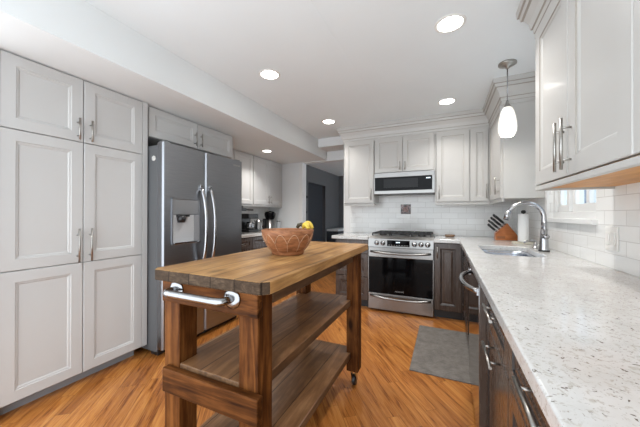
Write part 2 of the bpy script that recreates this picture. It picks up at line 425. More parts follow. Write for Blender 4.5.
# the dark room beyond
b = newbm()
bx(b, XFW - 0.15, XFW, YP + 0.12, 6.08, 0, ZC); bx(b, XFW - 0.15, XFW, 7.15, 8.4, 0, ZC); bx(b, XFW - 0.15, XFW, 6.08, 7.15, 2.0, ZC)
struct('wall_hallway', b, M['slate'])
b = newbm(); bx(b, XFW - 0.02, XFW + 0.012, 6.02, 6.08, 0, 2.06); bx(b, XFW - 0.02, XFW + 0.012, 7.15, 7.21, 0, 2.06); bx(b, XFW - 0.02, XFW + 0.012, 6.08, 7.15, 2.0, 2.06); struct('trim_3', b, M['slate'])
b = newbm(); bx(b, XFW, 1.0, 8.25, 8.4, 0, ZC); struct('wall_far', b, M['slate'])
b = newbm(); bx(b, XFW - 0.13, XFW - 0.08, 6.08, 7.15, 0.005, 2.0); dd = struct('doorway_dark_slab', b, M['doorway_shade_console'])  # dark slab put in for the unlit interior behind the doorway
b = newbm(); lathe(b, [(0, 0.0), (0.012, 0.0), (0.012, 0.035), (0.026, 0.045), (0.026, 0.06), (0.014, 0.068), (0, 0.07)], (XFW - 0.08, 6.16, 0.96), 16, axis='x'); obj('door_knob', b, M['nickel'], dd)
# window in the right wall
win = bpy.data.objects.new('window_1', None); COL.objects.link(win); win.location = (XW, 2.5, WZ0); win['kind'] = 'structure'
b = newbm()
FX0, FX1 = XW + 0.05, XW + 0.11
for (a, c, z0, z1) in ((WY0, WY1, WZ0, WZ0 + 0.05), (WY0, WY1, WZ1 - 0.05, WZ1), (WY0, WY0 + 0.03, WZ0 + 0.0502, WZ1 - 0.0502), (WY1 - 0.05, WY1, WZ0 + 0.0502, WZ1 - 0.0502), (2.575, 2.62, WZ0 + 0.0502, WZ1 - 0.0502)):
    bx(b, FX0 - 0.02, FX1, a, c, z0, z1, 0.004)
obj('window_frame', b, M['trim'], win)
for (a, c) in ((WY0 + 0.03, 2.575), (2.62, WY1 - 0.05)):
    b = newbm(); s = 0.045
    for (p, q, z0, z1) in ((a, c, WZ0 + 0.05, WZ0 + 0.105), (a, c, WZ1 - 0.10, WZ1 - 0.05), (a, a + s, WZ0 + 0.1052, WZ1 - 0.1002), (c - s, c, WZ0 + 0.1052, WZ1 - 0.1002)):
        bx(b, FX0, FX1 - 0.01, p, q, z0, z1, 0.004)
    if a < 2.3: bx(b, FX0, FX1 - 0.01, 2.325, 2.365, WZ0 + 0.1052, WZ1 - 0.1002, 0.003)
    sash = obj('sash', b, M['trim'], win)
    b = newbm(); bx(b, FX0 + 0.022, FX0 + 0.026, a + s - 0.005, c - s + 0.005, WZ0 + 0.10, WZ1 - 0.095); obj('pane', b, M['glass'], sash)
b = newbm(); bx(b, XW - 0.03, FX0, WY0 - 0.02, WY1 + 0.06, WZ0 - 0.03, WZ0 + 0.004, 0.005); obj('window_sill', b, M['trim'], win)
b = newbm()
bx(b, XW - 0.012, XW + 0.004, WY1, WY1 + 0.055, WZ0, WZ1 + 0.05, 0.003); bx(b, XW - 0.012, XW + 0.004, WY0 - 0.02, WY1 + 0.055, WZ1, WZ1 + 0.05, 0.003)
obj('window_casing', b, M['trim'], win)

b = newbm(); bx(b, 2.3, 2.5, 0.2, 7.0, 0.0, 3.2)  # siding wall added outside so the panes look bluish and less bright
for k in range(20): bx(b, 2.285, 2.3, 0.2, 7.0, 0.16 * k, 0.16 * k + 0.012)
struct('added_outside_wall', b, paint('blue_grey_backdrop', (0.27, 0.33, 0.42), 0.7))

# ------------------------------------------------------------------ cabinet kit
def mapper(face, plane, u0, z0):
    if face == '+x': return lambda u, v, w: Vector((plane + w, u0 + u, z0 + v))
    if face == '-x': return lambda u, v, w: Vector((plane - w, u0 + u, z0 + v))
    return lambda u, v, w: Vector((u0 + u, plane - w, z0 + v))
def panel_bm(mp, wd, ht, t=0.02, fwid=0.058, glaze=False, raised=False):
    """framed door: rings of (inset, height out of the cabinet face)"""
    b = newbm()
    fwid = min(fwid, 0.30 * min(wd, ht))
    rings = [(0, 0, 0), (0, t - 0.003, 0), (0.003, t, 0), (fwid, t, 0), (fwid + 0.003, t - 0.005, 1), (fwid + 0.012, t - 0.0065, 0), (fwid + 0.018, t - 0.011, 1 if raised else 0)]
    if raised and min(wd, ht) > 2 * fwid + 0.1: rings += [(fwid + 0.026, t - 0.011, 0), (fwid + 0.045, t - 0.004, 0)]
    R = []
    for i, (ins, w, g) in enumerate(rings):
        R.append([b.verts.new(mp(u, v, w)) for u, v in ((ins, ins), (wd - ins, ins), (wd - ins, ht - ins), (ins, ht - ins))])
    b.faces.new(R[0])
    for i in range(len(R) - 1):
        for k in range(4):
            f = b.faces.new((R[i][k], R[i][(k + 1) % 4], R[i + 1][(k + 1) % 4], R[i + 1][k]))
            if glaze and rings[i + 1][2] == 1: f.material_index = 1
    b.faces.new(R[-1])
    return b
def pull_bm(mp, u, v, length, vertical=True, r=0.006, stand=0.032, base=0.02):
    b = newbm()
    h = length / 2
    if vertical:
        tube(b, [mp(u, v - h, base + stand), mp(u, v + h, base + stand)], r, 10)
        for s in (-0.62, 0.62): tube(b, [mp(u, v + s * h, base), mp(u, v + s * h, base + stand)], r * 0.75, 8)
    else:
        tube(b, [mp(u - h, v, base + stand), mp(u + h, v, base + stand)], r, 10)
        for s in (-0.62, 0.62): tube(b, [mp(u + s * h, v, base), mp(u + s * h, v, base + stand)], r * 0.75, 8)
    return b
def front(root, kind, face, plane, a, c, z0, z1, mats, handle=None, glaze=False, fwid=0.058, raised=False, gap=0.0025):
    """a door or drawer front a..c along the wall, z0..z1; handle = (u fraction or offset, v offset, length, vertical)"""
    mp = mapper(face, plane, a + gap, z0 + gap); wd, ht = c - a - 2 * gap, z1 - z0 - 2 * gap
    d = obj(kind, panel_bm(mp, wd, ht, glaze=glaze, fwid=fwid, raised=raised), mats, root)
    if handle:
        u, v, L, vert = handle
        u = u if u >= 0 else wd + u; v = v if v >= 0 else ht + v
        obj('handle', pull_bm(mp, u, v, L, vert), M['nickel'], d)
    return d
CW = [M['cab'], M['cab']]; CG = [M['cabg'], M['glaze']]; CB = [M['base'], M['black']]

# pantry
t = thing('pantry_cabinet', 'tall white floor-to-soffit pantry cabinet with six panelled doors at the left', 'cabinet', (XL - 0.31, 1.07, 0))
b = newbm(); bx(b, XFW + 0.02, XL - 0.02, 0.656, 1.512, 0.085, ZS - 0.001); bx(b, XL - 0.02, XL, 1.470, 1.512, 0.082, ZS - 0.002, 0.002); obj('body', b, M['cab'], t)
b = newbm(); bx(b, XL - 0.12, XL - 0.085, 0.656, 1.455, 0.0, 0.085); obj('toe_kick', b, M['toe'], t, 'grey toe kick')
for (z0, z1) in ((0.080, 0.855), (0.855, 1.693), (1.693, 2.135)):
    for (a, c) in ((0.656, 1.058), (1.058, 1.470)):
        h = None
        if z0 > 0.8: h = (-0.034 if a < 1 else 0.034, 0.118 if z0 < 1 else 0.083, 0.232 if z0 < 1 else 0.148, True)
        front(t, 'door', '+x', XL - 0.02, a, c, z0, z1, CW, h, fwid=0.065)

# refrigerator
XF = -2.13; FY0, FY1, FYM = 1.522, 2.500, 1.965
t = thing('refrigerator', 'dark stainless side-by-side refrigerator with water dispenser beside white pantry', 'refrigerator', (XF - 0.3, 2.0, 0))
b = newbm(); bx(b, -2.85, XF - 0.075, FY0 + 0.003, FY1 - 0.004, 0.03, 1.775, 0.004); obj('body', b, M['fridge_side'], t)
b = newbm(); bx(b, XF - 0.16, XF - 0.07, FY0 + 0.01, FY1 - 0.01, 0.0, 0.055, 0.003); obj('base_grille', b, M['black'], t)
def door_slab(y0, y1):
    b = newbm(); poly = []
    bow = 0.012
    poly = [(XF - 0.068, y0), (XF - 0.068, y1)]
    N = 8
    poly += [(XF - 0.012, y1)]
    for k in range(N + 1):
        s = k / N; yy = y1 - 0.012 - (y1 - y0 - 0.024) * s
        poly.append((XF + bow * (4 * s * (1 - s)) * 0.6, yy))
    poly += [(XF - 0.012, y0)]
    prism(b, poly, 'z', 0.06, 1.795)
    return b
fd = obj('freezer_door', door_slab(FY0, FYM - 0.003), M['fridge'], t)
DY0, DY1, DZ0, DZ1 = 1.595, 1.892, 0.925, 1.335
xa = XF + 0.008
b = newbm()
for (y0, y1, z0, z1) in ((DY0, DY0 + 0.012, DZ0, DZ1), (DY1 - 0.012, DY1, DZ0, DZ1), (DY0, DY1, DZ0, DZ0 + 0.014), (DY0, DY1, DZ1 - 0.012, DZ1)):
    bx(b, XF - 0.005, xa + 0.008, y0, y1, z0, z1, 0.002)
disp = obj('dispenser_bezel', b, M['fridge'], fd)
b = newbm(); bx(b, xa - 0.006, xa + 0.004, DY0 + 0.012, DY1 - 0.012, DZ1 - 0.145, DZ1 - 0.012, 0.002); obj('control_panel', b, mat('panel_steel', (0.30, 0.305, 0.315), 0.3, 0.6), fd, 'grey dispenser control panel')
b = newbm(); bx(b, xa - 0.006, xa + 0.002, DY0 + 0.012, DY1 - 0.012, DZ0 + 0.014, DZ1 - 0.15, 0.002)
bx(b, xa + 0.002, xa + 0.006, DY1 - 0.07, DY1 - 0.012, DZ0 + 0.014, DZ1 - 0.15, 0.001, 1)  # recess is flat; this darker strip paints its shaded right side
obj('dispenser_recess', b, [M['light_grey'], M['grey_plastic']], fd, 'flat pale grey dispenser recess with its shaded side painted in')
b = newbm(); lathe(b, [(0, 0), (0.03, 0), (0.036, 0.03), (0.036, 0.06), (0, 0.06)], (xa + 0.015, DY0 + 0.085, DZ1 - 0.215), 16); bx(b, xa + 0.002, xa + 0.03, DY0 + 0.045, DY0 + 0.16, DZ1 - 0.165, DZ1 - 0.147, 0.002); obj('spout', b, M['black'], fd, 'black dispenser spout')
b = newbm(); bx(b, xa + 0.0, xa + 0.022, DY0 + 0.012, DY1 - 0.012, DZ0 + 0.008, DZ0 + 0.022, 0.002); obj('drip_tray', b, M['chrome'], fd)
rd = obj('fridge_door', door_slab(FYM + 0.003, FY1), M['fridge'], t)
for (yy, d) in ((1.905, fd), (2.012, rd)):
    b = newbm(); pts = []
    for k in range(15):
        s = k / 14; pts.append((XF + 0.008 + 0.070 * (1 - abs(2 * s - 1) ** 2.6), yy, 0.66 + 0.80 * s))
    tube(b, pts, [0.017] * 15, 12)
    for zz in (0.68, 1.44): bx(b, XF, XF + 0.022, yy - 0.017, yy + 0.017, zz - 0.03, zz + 0.03, 0.005)
    obj('handle', b, M['chrome'], d, 'bowed chrome handle')
for hy in (FY0 + 0.02, FY1 - 0.08):
    b = newbm(); bx(b, XF - 0.075, XF - 0.02, hy, hy + 0.06, 1.796, 1.812, 0.003); obj('hinge_cover', b, M['grey_plastic'], t)
b = newbm(); lathe(b, [(0, 0), (0.022, 0), (0.022, 0.006), (0, 0.008)], (XF - 0.115, FY0 - 0.004, 1.665), 16, axis='y'); obj('side_magnet', b, M['white_plastic'], t, 'small pale round magnet on the side')
RX = Matrix(((0, 0, 1, 0), (1, 0, 0, 0), (0, 1, 0, 0), (0, 0, 0, 1)))
text_mesh('FRIGIDAIRE', 0.022, 0.0005, Matrix.Translation((XF + 0.0055, 2.40, 1.735)) @ RX, M['letter'], rd, 'lettering')

# cabinet over the fridge
t = thing('over_fridge_cabinet', 'short white two-door cabinet above the dark refrigerator', 'cabinet', (-2.6, 2.05, 1.86))
XO = -2.335
b = newbm(); bx(b, XFW + 0.002, XO - 0.02, 1.515, 2.575, 1.868, ZS - 0.001, 0.0015); obj('body', b, M['cab'], t)
front(t, 'door', '+x', XO - 0.02, 1.535, 2.050, 1.868, 2.128, CW, (-0.034, 0.088, 0.135, True))
front(t, 'door', '+x', XO - 0.02, 2.050, 2.570, 1.868, 2.128, CW, (0.034, 0.088, 0.135, True))

# far left uppers
XFU = -2.79
t = thing('wall_cabinet', 'white single-door wall cabinet next to the refrigerator above the coffee maker', 'cabinet', (-2.95, 3.25, ZU), 'white wall cabinets over the coffee counter')
b = newbm(); bx(b, XFW + 0.001, XFU - 0.02, 2.76, 3.535, ZU, ZS - 0.001, 0.0015); bx(b, XFU - 0.035, XFU - 0.012, 2.76, 3.535, ZU - 0.03, ZU, 0.002); obj('body', b, M['cab'], t)
front(t, 'door', '+x', XFU - 0.02, 3.10, 3.53, ZU, 2.128, CW); front(t, 'door', '+x', XFU - 0.02, 2.765, 3.10, ZU, 2.128, CW)
t = thing('wall_cabinet', 'white two-door wall cabinet against the pier above the coffee grinder', 'cabinet', (-2.95, 3.96, ZU), 'white wall cabinets over the coffee counter')
b = newbm(); bx(b, XFW + 0.001, XFU - 0.02, 3.538, 4.398, ZU, ZS - 0.001, 0.0015); bx(b, XFU - 0.035, XFU - 0.012, 3.538, 4.398, ZU - 0.03, ZU, 0.002); obj('body', b, M['cab'], t)
front(t, 'door', '+x', XFU - 0.02, 3.545, 3.965, ZU, 2.128, CW, (-0.034, 0.09, 0.13, True)); front(t, 'door', '+x', XFU - 0.02, 3.965, 4.385, ZU, 2.128, CW, (0.034, 0.09, 0.13, True))

# far left base + counter
XFB = -2.50
t = thing('base_cabinet', 'grey-brown drawer base cabinet under the coffee maker counter', 'cabinet', (-2.8, 3.5, 0))
b = newbm(); bx(b, XFW + 0.001, XFB - 0.02, 2.52, 4.398, 0.1, 0.874); obj('body', b, M['base'], t)
b = newbm(); bx(b, XFW + 0.02, XFB - 0.08, 2.52, 4.398, 0.0, 0.1); obj('toe_kick', b, M['black'], t)
for (a, c) in ((2.525, 3.15), (3.15, 3.775), (3.775, 4.39)):
    front(t, 'drawer', '+x', XFB - 0.02, a, c, 0.70, 0.868, CB, ((c - a) / 2, 0.085, 0.2, False)); front(t, 'door', '+x', XFB - 0.02, a, c, 0.105, 0.70, CB)
b = newbm(); bx(b, XFW + 0.001, XFB + 0.03, 2.52, 4.398, 0.874, ZT, 0.004)
tag(obj('countertop', b, M['quartz'], None, loc=(-2.8, 3.5, 0.874)), 'white quartz countertop under the coffee maker by the refrigerator', 'countertop')
b = newbm(); bx(b, XFW + 0.0005, XFW + 0.012, 2.52, 4.398, ZT, ZU - 0.001); struct('trim_4', b, M['tile'])

# back uppers
t = thing('wall_cabinet', 'white single-door wall cabinet left of the microwave beside the doorway', 'cabinet', (-1.1, YU + 0.16, ZU), 'white wall cabinets on the back wall')
b = newbm(); bx(b, -1.325, -0.890, YU + 0.02, YB, ZU, ZUT, 0.0015); bx(b, -1.325, -0.888, YU + 0.012, YU + 0.034, ZU - 0.035, ZU, 0.002); obj('body', b, M['cabg'], t)
front(t, 'door', '-y', YU + 0.02, -1.318, -0.893, ZU, ZUT - 0.008, CG, (-0.032, 0.115, 0.165, True), glaze=True)
t = thing('wall_cabinet', 'white two-door short wall cabinet directly above the microwave', 'cabinet', (-0.5, YU + 0.16, 1.752), 'white wall cabinets on the back wall')
b = newbm(); bx(b, -0.888, -0.119, YU + 0.02, YB, 1.752, ZUT, 0.0015); obj('body', b, M['cabg'], t)
front(t, 'door', '-y', YU + 0.02, -0.880, -0.512, 1.754, ZUT - 0.008, CG, (-0.030, 0.075, 0.11, True), glaze=True)
front(t, 'door', '-y', YU + 0.02, -0.512, -0.128, 1.754, ZUT - 0.008, CG, (0.030, 0.075, 0.11, True), glaze=True)
t = thing('wall_cabinet', 'white wall cabinet right of the microwave with one wide and one narrow door', 'cabinet', (0.16, YU + 0.16, ZU), 'white wall cabinets on the back wall')
b = newbm(); bx(b, -0.117, XU + 0.02, YU + 0.02, YB, ZU, ZUT, 0.0015); bx(b, -0.117, XU + 0.03, YU + 0.012, YU + 0.034, ZU - 0.035, ZU, 0.002); obj('body', b, M['cabg'], t)
front(t, 'door', '-y', YU + 0.02, -0.105, 0.262, ZU, ZUT - 0.008, CG, (0.032, 0.115, 0.165, True), glaze=True)
front(t, 'door', '-y', YU + 0.02, 0.272, XU - 0.002, ZU, ZUT - 0.008, CG, (-0.022, 0.115, 0.165, True), glaze=True)
t = thing('wall_cabinet', 'white corner wall cabinet on the right wall with a plain end panel facing the pendant', 'cabinet', (0.62, 3.3, ZU), 'white wall cabinets on the right wall')
YE = 2.985
b = newbm(); bx(b, XU + 0.02, XW, YE, YU + 0.018, ZU, ZUT + 0.0, 0.0015); bx(b, XU + 0.012, XU + 0.034, YE + 0.02, YU + 0.01, ZU - 0.035, ZU, 0.002); obj('body', b, M['cabg'], t)
front(t, 'door', '-x', XU + 0.02, YE + 0.01, YU - 0.04, ZU, ZUT - 0.008, CG, (0.06, 0.115, 0.165, True), glaze=True)
b = newbm(); bx(b, XU + 0.022, XW, YE - 0.004, YE, ZU - 0.008, ZUT, 0.001); obj('end_panel', b, M['cabg'], t)
CP = [(0.0, ZUT - 0.03), (0.014, ZUT - 0.03), (0.014, ZUT), (0.018, ZUT + 0.003), (0.022, ZUT + 0.03), (0.030, ZUT + 0.034), (0.038, ZUT + 0.075), (0.058, ZUT + 0.115), (0.070, ZUT + 0.119), (0.076, ZUT + 0.145), (0.086, ZUT + 0.149), (0.090, ZC - 0.0005), (0.0, ZC - 0.0005)]
GZ = (2, 4, 7, 9)
b = newbm(); sweep_profile(b, [(-1.325, YB), (-1.325, YU + 0.02), (XU + 0.02, YU + 0.02), (XU + 0.02, YE - 0.004), (XW, YE - 0.004)], CP, 1, GZ)
tag(obj('crown_molding', b, CG, None, loc=(-0.4, YU, ZUT)), 'cream crown molding along the top of the back wall cabinets up to the pendant corner', 'molding')

# near right uppers
YN = 1.925; YN0 = -0.30
t = thing('wall_cabinet', 'large white wall cabinet in the near right foreground above the speckled counter', 'cabinet', (0.62, 0.8, ZU), 'white wall cabinets on the right wall')
b = newbm(); bx(b, XU + 0.02, XW, YN0, YN, ZU + 0.028, ZUT, 0.0015); obj('body', b, M['cabg'], t)
ys = [1.91, 1.46, 1.025, 0.59, 0.15, -0.29]
for i in range(5):
    c, a = ys[i], ys[i + 1]
    h = (0.034, 0.125, 0.21, True) if i in (0, 2, 4) else (-0.034, 0.125, 0.21, True)
    front(t, 'door', '-x', XU + 0.02, a, c, ZU + 0.005, ZUT - 0.008, CG, h if i < 3 else None, glaze=True, fwid=0.07)
b = newbm(); bx(b, XU + 0.002, XU + 0.024, YN0, YN, ZU - 0.022, ZU + 0.001, 0.003); bx(b, XU + 0.024, XW, YN - 0.02, YN, ZU - 0.022, ZU + 0.028, 0.002); obj('light_rail', b, M['cabg'], t)
b = newbm(); bx(b, XU + 0.024, XW - 0.001, YN0, YN - 0.02, ZU - 0.010, ZU + 0.028); obj('bottom_panel', b, M['birch'], t, 'orange birch underside panel')
b = newbm(); sweep_profile(b, [(XU + 0.0195, YN0), (XU + 0.0195, YN + 0.0005), (XW - 0.002, YN + 0.0005)], CP, -1, GZ)
obj('crown_molding', b, CG, t)

# microwave
t = thing('microwave', 'low-profile stainless over-range microwave with black glass door', 'microwave', (-0.5, 3.85, 1.47))
MX0, MX1, MZ0, MZ1, MY = -0.885, -0.121, 1.462, 1.749, YU - 0.025
b = newbm(); bx(b, MX0, MX1, MY + 0.02, YB - 0.001, MZ0 + 0.012, MZ1, 0.002); bx(b, MX0 + 0.01, MX1 - 0.01, MY + 0.03, YB - 0.03, MZ0, MZ0 + 0.012, 0.001, 1); obj('body', b, [M['steel'], M['black']], t)
b = newbm()
bx(b, MX0, MX1, MY, MY + 0.022, MZ1 - 0.062, MZ1, 0.003); bx(b, MX0, MX1, MY, MY + 0.022, MZ0 + 0.004, MZ0 + 0.048, 0.003)
bx(b, MX0, MX0 + 0.012, MY, MY + 0.022, MZ0 + 0.048, MZ1 - 0.062, 0.001); bx(b, MX1 - 0.030, MX1, MY, MY + 0.022, MZ0 + 0.048, MZ1 - 0.062, 0.001)
dr = obj('door', b, M['steel'], t)
b = newbm(); bx(b, MX0 + 0.012, MX1 - 0.030, MY + 0.003, MY + 0.02, MZ0 + 0.048, MZ1 - 0.062); obj('door_glass', b, M['bglass'], dr, 'black glass door window')
b = newbm(); bx(b, MX0 + 0.13, MX1 - 0.20, MY + 0.0015, MY + 0.003, MZ0 + 0.085, MZ1 - 0.085); obj('window_screen', b, mat('door_screen', (0.012, 0.0125, 0.014), 0.3, spec=0.2), dr)
for k in range(3):
    b = newbm(); bx(b, MX1 - 0.10 + k * 0.018, MX1 - 0.088 + k * 0.018, MY + 0.001, MY + 0.003, MZ1 - 0.098, MZ1 - 0.085); obj('display_digit', b, M['lcd'], dr)
RY = Matrix(((1, 0, 0, 0), (0, 0, -1, 0), (0, 1, 0, 0), (0, 0, 0, 1)))
text_mesh('FRIGIDAIRE', 0.020, 0.0004, Matrix.Translation(((MX0 + MX1) / 2, MY - 0.0008, MZ1 - 0.031)) @ RY, M['grey_plastic'], dr, 'lettering')

# range
RX0, RX1, RYF = -0.882, -0.124, 3.388
t = thing('gas_range', 'stainless slide-in gas range with black oven glass and bowed handles', 'stove', (-0.5, 3.7, 0))
b = newbm(); bx(b, RX0 + 0.004, RX1 - 0.004, RYF + 0.045, YB - 0.001, 0.03, 0.905, 0.002); bx(b, RX0 + 0.03, RX1 - 0.03, RYF + 0.08, YB - 0.05, 0.0, 0.03); obj('body', b, M['fridge_side'], t)
b = newbm(); bx(b, RX0, RX1, RYF + 0.06, YB - 0.002, 0.905, 0.926, 0.004); obj('cooktop', b, M['steel'], t)
b = newbm(); prism(b, [(RYF - 0.004, 0.792), (RYF + 0.055, 0.792), (RYF + 0.075, 0.924), (RYF + 0.045, 0.924), (RYF + 0.002, 0.893)], 'x', RX0, RX1); pan = obj('control_panel', b, M['steel'], t)
b = newbm(); bx(b, -0.648, -0.385, RYF - 0.008, RYF + 0.004, 0.808, 0.880, 0.002); obj('display_glass', b, M['bglass'], pan, 'black glass display')
for k in range(3):
    b = newbm(); bx(b, -0.540 + k * 0.016, -0.530 + k * 0.016, RYF - 0.0095, RYF - 0.0075, 0.850, 0.862); obj('display_digit', b, M['lcd'], pan)
for k in range(8):
    b = newbm(); bx(b, -0.63 + k * 0.030, -0.614 + k * 0.030, RYF - 0.0095, RYF - 0.0078, 0.820, 0.824); obj('key_mark', b, M['letter'], pan)
for xk in (-0.775, -0.700, -0.330, -0.258, -0.186):
    b = newbm(); lathe(b, [(0.030, 0.0), (0.030, -0.006), (0.022, -0.010), (0.020, -0.032), (0.0, -0.034)], (xk, RYF - 0.001, 0.842), 20, axis='y'); bx(b, xk - 0.004, xk + 0.004, RYF - 0.044, RYF - 0.030, 0.822, 0.862, 0.002); obj('knob', b, M['chrome'], t)
b = newbm()
bx(b, RX0, RX1, RYF, RYF + 0.044, 0.668, 0.788, 0.004); bx(b, RX0, RX0 + 0.006, RYF, RYF + 0.044, 0.225, 0.668); bx(b, RX1 - 0.006, RX1, RYF, RYF + 0.044, 0.225, 0.668)
od = obj('oven_door', b, M['steel'], t)
b = newbm(); bx(b, RX0 + 0.006, RX1 - 0.006, RYF + 0.001, RYF + 0.042, 0.225, 0.668, 0.002); obj('oven_glass', b, M['bglass'], od, 'black oven door glass')
text_mesh('FRIGIDAIRE', 0.020, 0.0004, Matrix.Translation(((RX0 + RX1) / 2, RYF + 0.0002, 0.262)) @ RY, M['letter'], od, 'lettering')
def bow_handle(zz):
    b = newbm(); pts = []
    for k in range(17):
        s = k / 16; pts.append((RX0 + 0.03 + (RX1 - RX0 - 0.06) * s, RYF - 0.052 * (1 - abs(2 * s - 1) ** 3.0) - 0.004, zz - 0.012 * (1 - abs(2 * s - 1) ** 2)))
    tube(b, pts, 0.0135, 12); return b
obj('handle', bow_handle(0.735), M['steel'], od, 'bowed steel oven handle')
b = newbm(); bx(b, RX0, RX1, RYF, RYF + 0.044, 0.022, 0.220, 0.004); dr = obj('warming_drawer', b, M['steel'], t)
obj('handle', bow_handle(0.190), M['steel'], dr, 'bowed steel drawer handle')
for (gx0, gx1) in ((-0.855, -0.625), (-0.615, -0.391), (-0.381, -0.151)):
    b = newbm(); gy0, gy1 = RYF + 0.085, YB - 0.06; gz = 0.962
    for (x0, x1, y0, y1) in ((gx0, gx1, gy0, gy0 + 0.012), (gx0, gx1, gy1 - 0.012, gy1), (gx0, gx0 + 0.012, gy0, gy1), (gx1 - 0.012, gx1, gy0, gy1)): bx(b, x0, x1, y0, y1, gz - 0.014, gz, 0.002)
    for k in range(1, 4): bx(b, gx0, gx1, gy0 + (gy1 - gy0) * k / 4 - 0.005, gy0 + (gy1 - gy0) * k / 4 + 0.005, gz - 0.012, gz, 0.002)
    for k in (1, 2): bx(b, gx0 + (gx1 - gx0) * k / 3 - 0.005, gx0 + (gx1 - gx0) * k / 3 + 0.005, gy0, gy1, gz - 0.012, gz, 0.002)
    for px in (gx0 + 0.006, gx1 - 0.006):
        for py in (gy0 + 0.006, gy1 - 0.006): bx(b, px - 0.006, px + 0.006, py - 0.006, py + 0.006, 0.926, gz - 0.01)
    obj('grate', b, M['iron'], t)
for (xk, yk) in ((-0.74, 3.60), (-0.74, 3.86), (-0.503, 3.73), (-0.266, 3.60), (-0.266, 3.86)):
    b = newbm(); lathe(b, [(0.045, 0.926), (0.045, 0.938), (0.03, 0.94), (0.03, 0.947), (0, 0.948)], (xk, yk, 0), 20); obj('burner', b, M['iron'], t)

# plaque tile on the backsplash
b = newbm(); px, pz, hw = -0.513, 1.268, 0.068
bx(b, px - hw, px + hw, YB - 0.010, YB - 0.001, pz - hw, pz + hw, 0.003)
pq = obj('accent_tile', b, M['plaque'], None, loc=(px, YB, pz)); tag(pq, 'small dark square accent tile on the white backsplash above the range', 'tile')
b = newbm()
for k in range(6):
    a = k * math.pi / 3; lathe(b, [(0, -0.004), (0.014, -0.003), (0.016, 0), ], (px + 0.028 * math.cos(a), YB - 0.010, pz + 0.028 * math.sin(a)), 12, axis='y')
lathe(b, [(0, -0.006), (0.012, -0.004), (0.014, 0)], (px, YB - 0.010, pz), 12, axis='y')
obj('raised_flower', b, mat('dusty_pink_glaze', (0.30, 0.20, 0.19), 0.3), pq)

# ------------------------------------------------------------------ base cabinets back wall and right run
YCF = 3.37   # counter front on the back wall
YBF = 3.405  # base fronts on the back wall
t = thing('base_cabinet', 'grey-brown drawer base cabinet left of the range behind the island', 'cabinet', (-1.1, 3.7, 0))
b = newbm(); bx(b, -1.335, RX0 - 0.003, YBF + 0.02, YB - 0.001, 0.1, 0.874); obj('body', b, M['base'], t)
b = newbm(); bx(b, -1.325, RX0 - 0.003, YBF + 0.08, YB - 0.001, 0, 0.1); obj('toe_kick', b, M['black'], t)
for (z0, z1) in ((0.105, 0.40), (0.40, 0.695), (0.695, 0.868)): front(t, 'drawer', '-y', YBF + 0.02, -1.330, RX0 - 0.005, z0, z1, CB, (0.2, -0.085, 0.16, False), glaze=True)
t = thing('base_cabinet', 'grey-brown single-door base cabinet between range and corner', 'cabinet', (0.02, 3.7, 0))
b = newbm(); bx(b, RX1 + 0.003, XD - 0.001, YBF + 0.02, YB - 0.001, 0.1, 0.874); obj('body', b, M['base'], t)
b = newbm(); bx(b, RX1 + 0.003, XD - 0.001, YBF + 0.08, YB - 0.001, 0, 0.1); obj('toe_kick', b, M['black'], t)
front(t, 'door', '-y', YBF + 0.02, RX1 + 0.008, XD - 0.012, 0.105, 0.868, CB, (0.030, -0.10, 0.13, True), glaze=True, raised=True)
DWY0, DWY1 = 1.512, 2.115
t = thing('sink_base_cabinet', 'grey-brown sink base cabinet between dishwasher and corner', 'cabinet', (0.48, 2.7, 0))
b = newbm()
bx(b, XD + 0.02, XW - 0.001, DWY1 + 0.003, YB - 0.001, 0.1, 0.66); bx(b, XD + 0.02, XD + 0.05, DWY1 + 0.003, YB - 0.001, 0.66, 0.874); bx(b, XD + 0.05, XW - 0.001, DWY1 + 0.003, DWY1 + 0.03, 0.66, 0.874); bx(b, XD + 0.05, XW - 0.001, 3.1, YB - 0.001, 0.66, 0.874)
obj('body', b, M['base'], t)
b = newbm(); bx(b, XD + 0.08, XW - 0.001, DWY1 + 0.003, YBF + 0.10, 0, 0.1); bx(b, XD, XD + 0.09, YBF + 0.08, YBF + 0.10, 0, 0.1); obj('toe_kick', b, M['black'], t)
for (a, c) in ((DWY1 + 0.005, 2.72), (2.72, YBF - 0.03)):
    front(t, 'door', '-x', XD + 0.02, a, c, 0.105, 0.69, CB, None, glaze=True); front(t, 'false_drawer', '-x', XD + 0.02, a, c, 0.69, 0.868, CB, None, glaze=True)
# dishwasher
t = thing('dishwasher', 'mirror-finish dark steel dishwasher with a bowed bar handle under the counter', 'dishwasher', (0.48, 1.81, 0))
b = newbm(); bx(b, XD + 0.02, XW - 0.05, DWY0 + 0.005, DWY1 - 0.005, 0.1, 0.868); obj('body', b, M['grey_plastic'], t)
b = newbm(); bx(b, XD + 0.06, XD + 0.10, DWY0 + 0.005, DWY1 - 0.005, 0.0, 0.1); obj('kick_plate', b, M['black'], t)
XDW = 0.148
b = newbm(); bx(b, XDW + 0.001, XD + 0.018, DWY0, DWY1 - 0.001, 0.105, 0.862, 0.003); dr = obj('door', b, M['base'], t)
b = newbm(); bx(b, XDW - 0.002, XDW + 0.001, DWY0 + 0.002, DWY1 - 0.003, 0.107, 0.860, 0.001); obj('front_skin', b, M['dw'], dr, 'mirror-dark steel front')
b = newbm(); pts = []
for k in range(17):
    s = k / 16; pts.append((XDW - 0.062 * (1 - abs(2 * s - 1) ** 2.4), DWY0 + 0.035 + 0.53 * s, 0.815))
tube(b, pts, 0.013, 12)
for yy in (DWY0 + 0.035, DWY0 + 0.565): bx(b, XDW - 0.01, XDW, yy - 0.015, yy + 0.015, 0.797, 0.833, 0.003)
obj('handle', b, M['chrome'], dr, 'bowed chrome bar handle')
